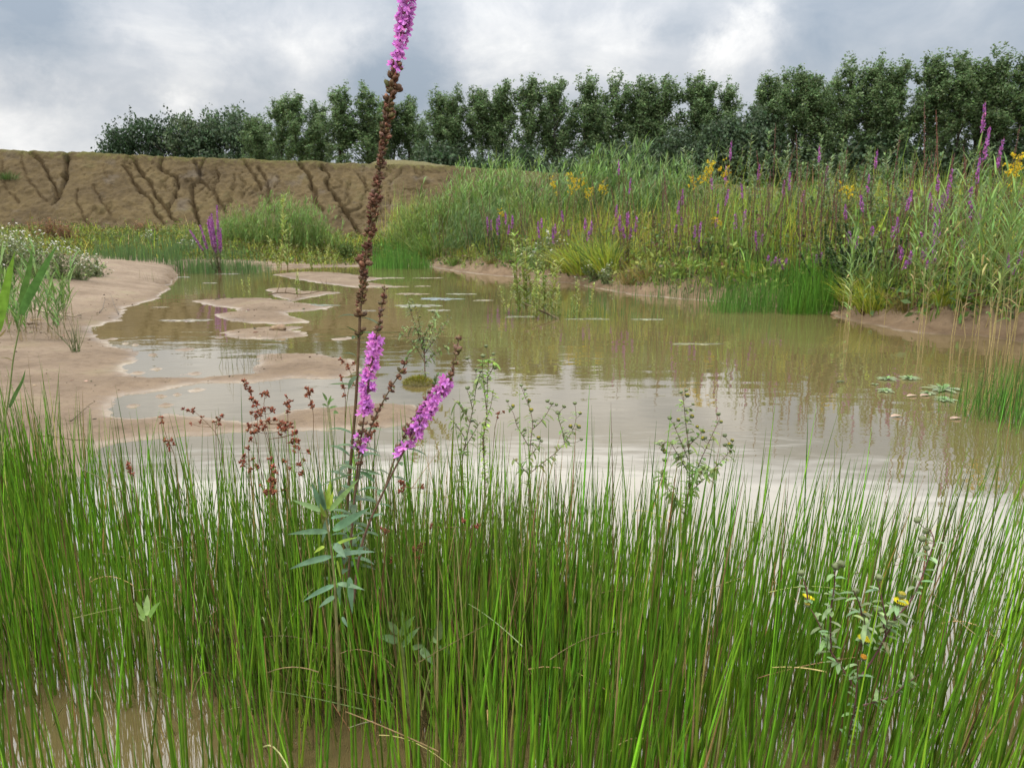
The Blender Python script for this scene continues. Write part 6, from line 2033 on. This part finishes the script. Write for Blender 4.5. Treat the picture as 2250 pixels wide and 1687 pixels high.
seed_rush("small seeding rush between the fork and the tallest of the left group", 1.95, (490, 1150), z4([(1400, 1200), (1405, 1080), (1440, 1040)]), z4([(1385, 1085), (1410, 1060), (1420, 1100), (1440, 1045), (1425, 1070)]), r, 0.85)
seed_rush("small dark red seeding rush low at the left among green stems", 1.75, (290, 1150), z4([(850, 1480), (845, 1420), (830, 1360)]), z4([(828, 1350), (832, 1375), (845, 1390), (840, 1405), (862, 1420)]), r, 0.8)
zs = lambda pts: [(700 + a / 4.1475, 620 + b_ / 4.1475) for a, b_ in pts]
seed_rush("slender reddish seeding rush just left of the tall flower stem", 1.8, (755, 1100), zs([(240, 1200), (240, 1000), (215, 900), (205, 860)]), zs([(205, 860), (215, 880), (215, 940), (225, 960), (235, 1030)]), r, 0.8)
seed_rush("thin seeding rush touching the tall flower stem on its left", 1.8, (760, 1080), zs([(270, 1000), (300, 850), (260, 760), (225, 720)]), zs([(200, 700), (225, 730), (260, 760), (270, 790), (310, 935), (320, 740)]), r, 0.8)
seed_rush("brown seed cluster on a short rush right of the lower purple flowers", 1.6, (820, 1150), zs([(470, 1500), (455, 1430), (470, 1390)]), zs([(440, 1400), (465, 1390), (480, 1400), (455, 1420), (500, 1370), (540, 1295), (520, 1300)]), r, 0.9)
seed_rush("lone reddish seeding rush between the fleabanes before the bright water", 2.0, (1070, 1130), zm([(980, 1300), (1000, 1100), (1015, 1030)]), zm([(1010, 1030), (1025, 1025), (1015, 1050), (1050, 1015)]), r, 0.7)
zc_ = lambda pts: [(500 + a / 2.4147, 1000 + b_ / 2.4147) for a, b_ in pts]
for j, (lab, pts) in enumerate([("brown seeding rush deep in the tussock at the left of the leafy shoot", [(225, 130), (235, 170), (250, 200), (215, 190), (240, 60), (225, 20), (255, 90), (200, 200)]), ("brown seeding rush right of the leafy shoot, upper of the two", [(930, 150), (920, 190), (935, 170), (915, 140), (1030, 165)]), ("brown seeding rush hidden in the tussock right of centre", [(1020, 490), (1010, 540), (1030, 510), (1035, 475), (990, 500)]), ("rust coloured seed cluster low between the stems at the centre", [(830, 400), (820, 395), (845, 405), (880, 560), (870, 550)]), ("small seeding rush at the right part of the tussock", [(1240, 345), (1250, 350), (1310, 380), (1330, 375), (1080, 375)])]):
    q = zc_(pts)
    cx0 = np.mean([a for a, b_ in q])
    low = max(b_ for a, b_ in q)
    seed_rush(lab, 1.5, (cx0, low + 190), [(cx0, low + 60), q[0]], q, r, 0.9)

for j, (px, py, lab) in enumerate([(565, 905, "rusty seeding rush between the tallest one and the left fork"), (628, 930, "rusty seeding rush low under the upright dark red pair"), (655, 985, "rusty seeding rush sunk among green stems left of the leafy shoot"), (545, 985, "short rusty seeding rush under the tallest of the left group"), (600, 1060, "rusty seeding rush lowest in the left group, half hidden by stems")]):
    q = [(px + r.normal(0, 14), py + r.uniform(-8, 60)) for _ in range(9)] + [(px, py)]
    seed_rush(lab, 1.8, (px + 6, 1230), [(px + 4, py + 120), (px, py)], q, r, 1.0)

# --- the reed at the left edge, close by
q0 = at_depth(3, 985, 2.0)
q0[2] = gz(q0[0], q0[1])
rd = thing("common_reed", "near reed at the left edge with two broad bright green blades", "reed", q0)
st, lf = MB(), MB()
P = path(z4([(-10, 1560), (20, 1150), (60, 900), (90, 650), (120, 500), (140, 380)]), 2.0, 30)
P = np.concatenate([[q0], P])
tubes(st, P[None], np.linspace(0.0030, 0.0016, len(P))[None], (0.15, 0.18, 0.06), k=7)


def blade(mb, pts, Yd, W, col, r, sv=(0.8, 0.6, 0.0), dY=None):
    P = path(pts, Yd, 18, dY)
    s = np.linspace(0, 1, 18)
    prof = np.interp(s, [0, 0.08, 0.35, 0.75, 1], [0.45, 0.8, 1.0, 0.6, 0.02])
    ribbons(mb, P[None], (W * prof)[None], np.array([sv]), vary(col, 1, 0.08, 0.04, r), 0.3)


blade(lf, z4([(140, 390), (165, 310), (210, 220), (270, 110), (330, 0), (370, -60)]), 2.0, 0.0112, (0.085, 0.175, 0.045), r)
blade(lf, z4([(-15, 500), (5, 380), (35, 230), (70, 80), (95, -20)]), 1.7, 0.0100, (0.13, 0.235, 0.03), r)
blade(lf, z4([(140, 390), (150, 250), (190, 90), (210, -60)]), 2.05, 0.0085, (0.09, 0.175, 0.04), r)
blade(lf, z4([(-10, 660), (40, 665), (85, 685)]), 2.0, 0.003, (0.17, 0.13, 0.05), r)
blade(lf, z4([(60, 990), (100, 900), (150, 800), (165, 740)]), 2.0, 0.005, (0.10, 0.16, 0.05), r)
blade(lf, z4([(-5, 530), (20, 505), (40, 480)]), 1.9, 0.003, (0.28, 0.22, 0.10), r)
st.build("stem", M_STEM, rd)
lf.build("leaves", M_LEAF, rd)

# reed group on the sand behind it
r = np.random.default_rng(1313)


def sand_reed(r, H, dry):
    t = thing("common_reed", "reed", "reed")
    st, lf = MB(), MB()
    for k in range(7):
        b0 = np.array([[r.normal(0, 0.10), r.normal(0, 0.09), -0.02]])
        h = H * r.uniform(0.6, 1)
        P = arcs(b0, lean_dirs(1, r, 0.12), h, np.array([0.03]), 8)
        s = np.linspace(0, 1, 8)
        c0, c1 = np.array((0.25, 0.19, 0.10)), np.array((0.11, 0.16, 0.05))
        tubes(st, P, np.linspace(0.0035, 0.0015, 8)[None], (c0 + (c1 - c0) * sstep(s, 0.1, 0.5)[:, None])[None], k=5)
        n = 8
        f = np.linspace(0.3, 1, n)
        p, t_ = on_path(P[0], f)
        d = horiz(r.uniform(0, 6.28, n)) * 0.6
        d[:, 2] = r.uniform(0.7, 1.4, n)
        leaves(lf, p, d, h * r.uniform(0.35, 0.6, n), 0.0105, vary((0.12, 0.20, 0.05), n, 0.2, 0.08, r), r.uniform(0.15, 0.5, n), 7, 0.3, [0.5, 0.95, 1, 0.8, 0.6, 0.35, 0.03])
    n = 10
    b0 = np.stack([r.normal(0, 0.08, n), r.normal(0, 0.08, n), np.full(n, -0.01)], -1)
    tubes(st, arcs(b0, lean_dirs(n, r, 0.4), r.uniform(0.1, 0.3, n), np.full(n, 0.1), 5), 0.0013, vary((0.22, 0.16, 0.09), n, 0.25, 0.1, r), k=3)
    st.build("stems", M_STEM, t)
    lf.build("leaves", M_LEAF, t)
    return t


SR = Kinds([sand_reed(r, 0.9, 0), sand_reed(r, 0.8, 1)])
for j, (px, foot, top, lab) in enumerate([(65, 715, 545, "green reed clump on the sand behind the near reed, tallest"), (30, 705, 560, "green reed clump on the sand nearest to the left edge"), (100, 715, 570, "green reed clump on the sand right of the tallest"), (130, 728, 600, "sparse reed clump on the sand at the right of the group"), (10, 690, 570, "reed clump at the very left edge behind the others"), (150, 690, 575, "thin reed on the sand with a yellowed leaf, far right of the group"), (95, 690, 590, "short reed clump in the middle of the group on the sand"), (48, 735, 620, "low reed clump in front of the group on the sand")]):
    q = on_z(px, foot, 0.10)
    q[2] = gz(q[0], q[1])
    p = at_depth(px, top, q[1])
    SR.put(j, q, rz=r.uniform(0, 6.28), s=(p[2] - q[2]) / [0.9, 0.8][j % 2], label=lab, group="reeds on the sand at the left")

# sticks and curled leaves on the sand
def stick(pts, rad, label, name="stick", z=0.0, col=(0.20, 0.15, 0.10)):
    o = MB()
    Q = np.array([on_z(px, py, 0.08) for px, py in pts])
    Q[:, 2] = gz(Q[:, 0], Q[:, 1]) + rad * 0.7 + z * np.linspace(0, 1, len(Q))
    tubes(o, Q[None], np.linspace(rad, rad * 0.45, len(Q))[None], col, k=6)
    for q in range(3):
        i = int(r.integers(0, len(Q)))
        tubes(o, arcs([Q[i]], [(r.normal(), r.normal() * 0.6, 0.5)], rad * 9, 0.2, 4), np.array([[rad * 0.5, rad * 0.4, rad * 0.3, rad * 0.1]]), col, k=4)
    tag(o.build(name, M_WOOD), label, "stick")


stick(z4([(225, 345), (300, 360), (380, 375), (480, 380)]), 0.012, "pale driftwood stick lying on the sand beside the reed group", col=(0.34, 0.28, 0.20))
stick(z4([(640, 345), (665, 335), (680, 295)]), 0.006, "small dark twig sticking up from the sand near the water", z=0.05, col=(0.10, 0.08, 0.06))
stick(z4([(765, 345), (740, 310), (718, 272)]), 0.005, "thin dark twig at the water's edge right of the other twig", z=0.06, col=(0.10, 0.08, 0.06))
stick(z4([(450, 1010), (520, 960), (570, 920), (610, 905)]), 0.0035, "thin brown twig across the sand before the rushes at the left", z=0.03, col=(0.11, 0.085, 0.05))
stick(z4([(230, 1110), (330, 1105), (450, 1115), (560, 1110)]), 0.003, "long thin dead stalk lying on the sand among the first rushes", col=(0.14, 0.10, 0.06))
for (px, py, L, lab) in [(70, 700, 0.12, "curled pale dead leaf under the reed group"), (62, 708, 0.10, "dark curled dead leaf under the reed group"), (18, 672, 0.10, "dead leaf on the sand at the left edge")]:
    c = on_z(px, py, 0.1)
    c[2] = gz(c[0], c[1]) + 0.02
    o = MB()
    leaves(o, [c, c + (0.03, 0, 0.005)], [(0.8, 0.4, 0.5), (-0.6, 0.5, 0.4)], L, 0.022, (0.33, 0.25, 0.15) if "pale" in lab else (0.10, 0.07, 0.045), 0.6, 6, 0.6)
    tag(o.build("dead_leaf", M_LEAF), lab, "leaf")
# clods of mud on the right bank and the islet
def clod(px, py, R, label, zoff=0.0):
    c = on_z(px, py)
    c[2] = max(gz(c[0], c[1]), 0) + R * 0.25 + zoff
    o = MB()
    V = ICO2_V.copy()
    V2, T2 = _subdiv(ICO2_V, ICO2_T)
    rr = 1 + 0.7 * fbm(V2[:, 0] * 2 + px, V2[:, 1] * 2 + V2[:, 2] * 1.7, 5, 3)[:, None]
    o.add(c + V2 * rr * R * np.array([1.25, 1, 0.62]), T=T2, col=vary((0.17, 0.115, 0.07), len(V2), 0.15, 0.05, r))
    tag(o.build("mud_clod", M_SEED), label, "mud clod")


clod(1858, 686, 0.085, "dark mud clod at the water's edge right of the dark rushes")
clod(1838, 692, 0.05, "small mud clod beside the larger one at the water's edge")
clod(613, 731, 0.06, "brown mud clod on the nearest narrow islet")
clod(1300, 618, 0.06, "mud clod on the bare bank edge right of the saplings")
clod(1925, 702, 0.06, "flat mud clod on the bare mud below the reed belt")

# crumbs of dark litter and grit on the sand
mb = MB()
n = 2600
x, y = r.uniform(-5.5, 0.6, n), r.uniform(1.9, 11, n)
s_ = shore(x, y)
k = (s_ > 0.02) & (bank_mask(x, y) < 0.3) & (fbm(x * 1.5, y * 1.5, 901, 3) > -0.05)
x, y = x[k], y[k]
n = len(x)
sz = 0.0022 * np.exp(r.normal(0, 0.5, n)) * np.interp(y, [2, 8], [0.8, 1.8])
blobs(mb, np.stack([x, y, gz(x, y) + sz * 0.3], -1), horiz(r.uniform(0, 6.28, n)), sz, sz * r.uniform(1, 3.2, n), vary(pick([(0.07, 0.05, 0.03), (0.16, 0.12, 0.08), (0.24, 0.19, 0.13)], [3, 2, 1], n, r), n, 0.3, 0.1, r))
tag(mb.build("sand_litter", M_SEED), "dark crumbs of litter and grit scattered over the bare sand", "litter", kind="stuff")
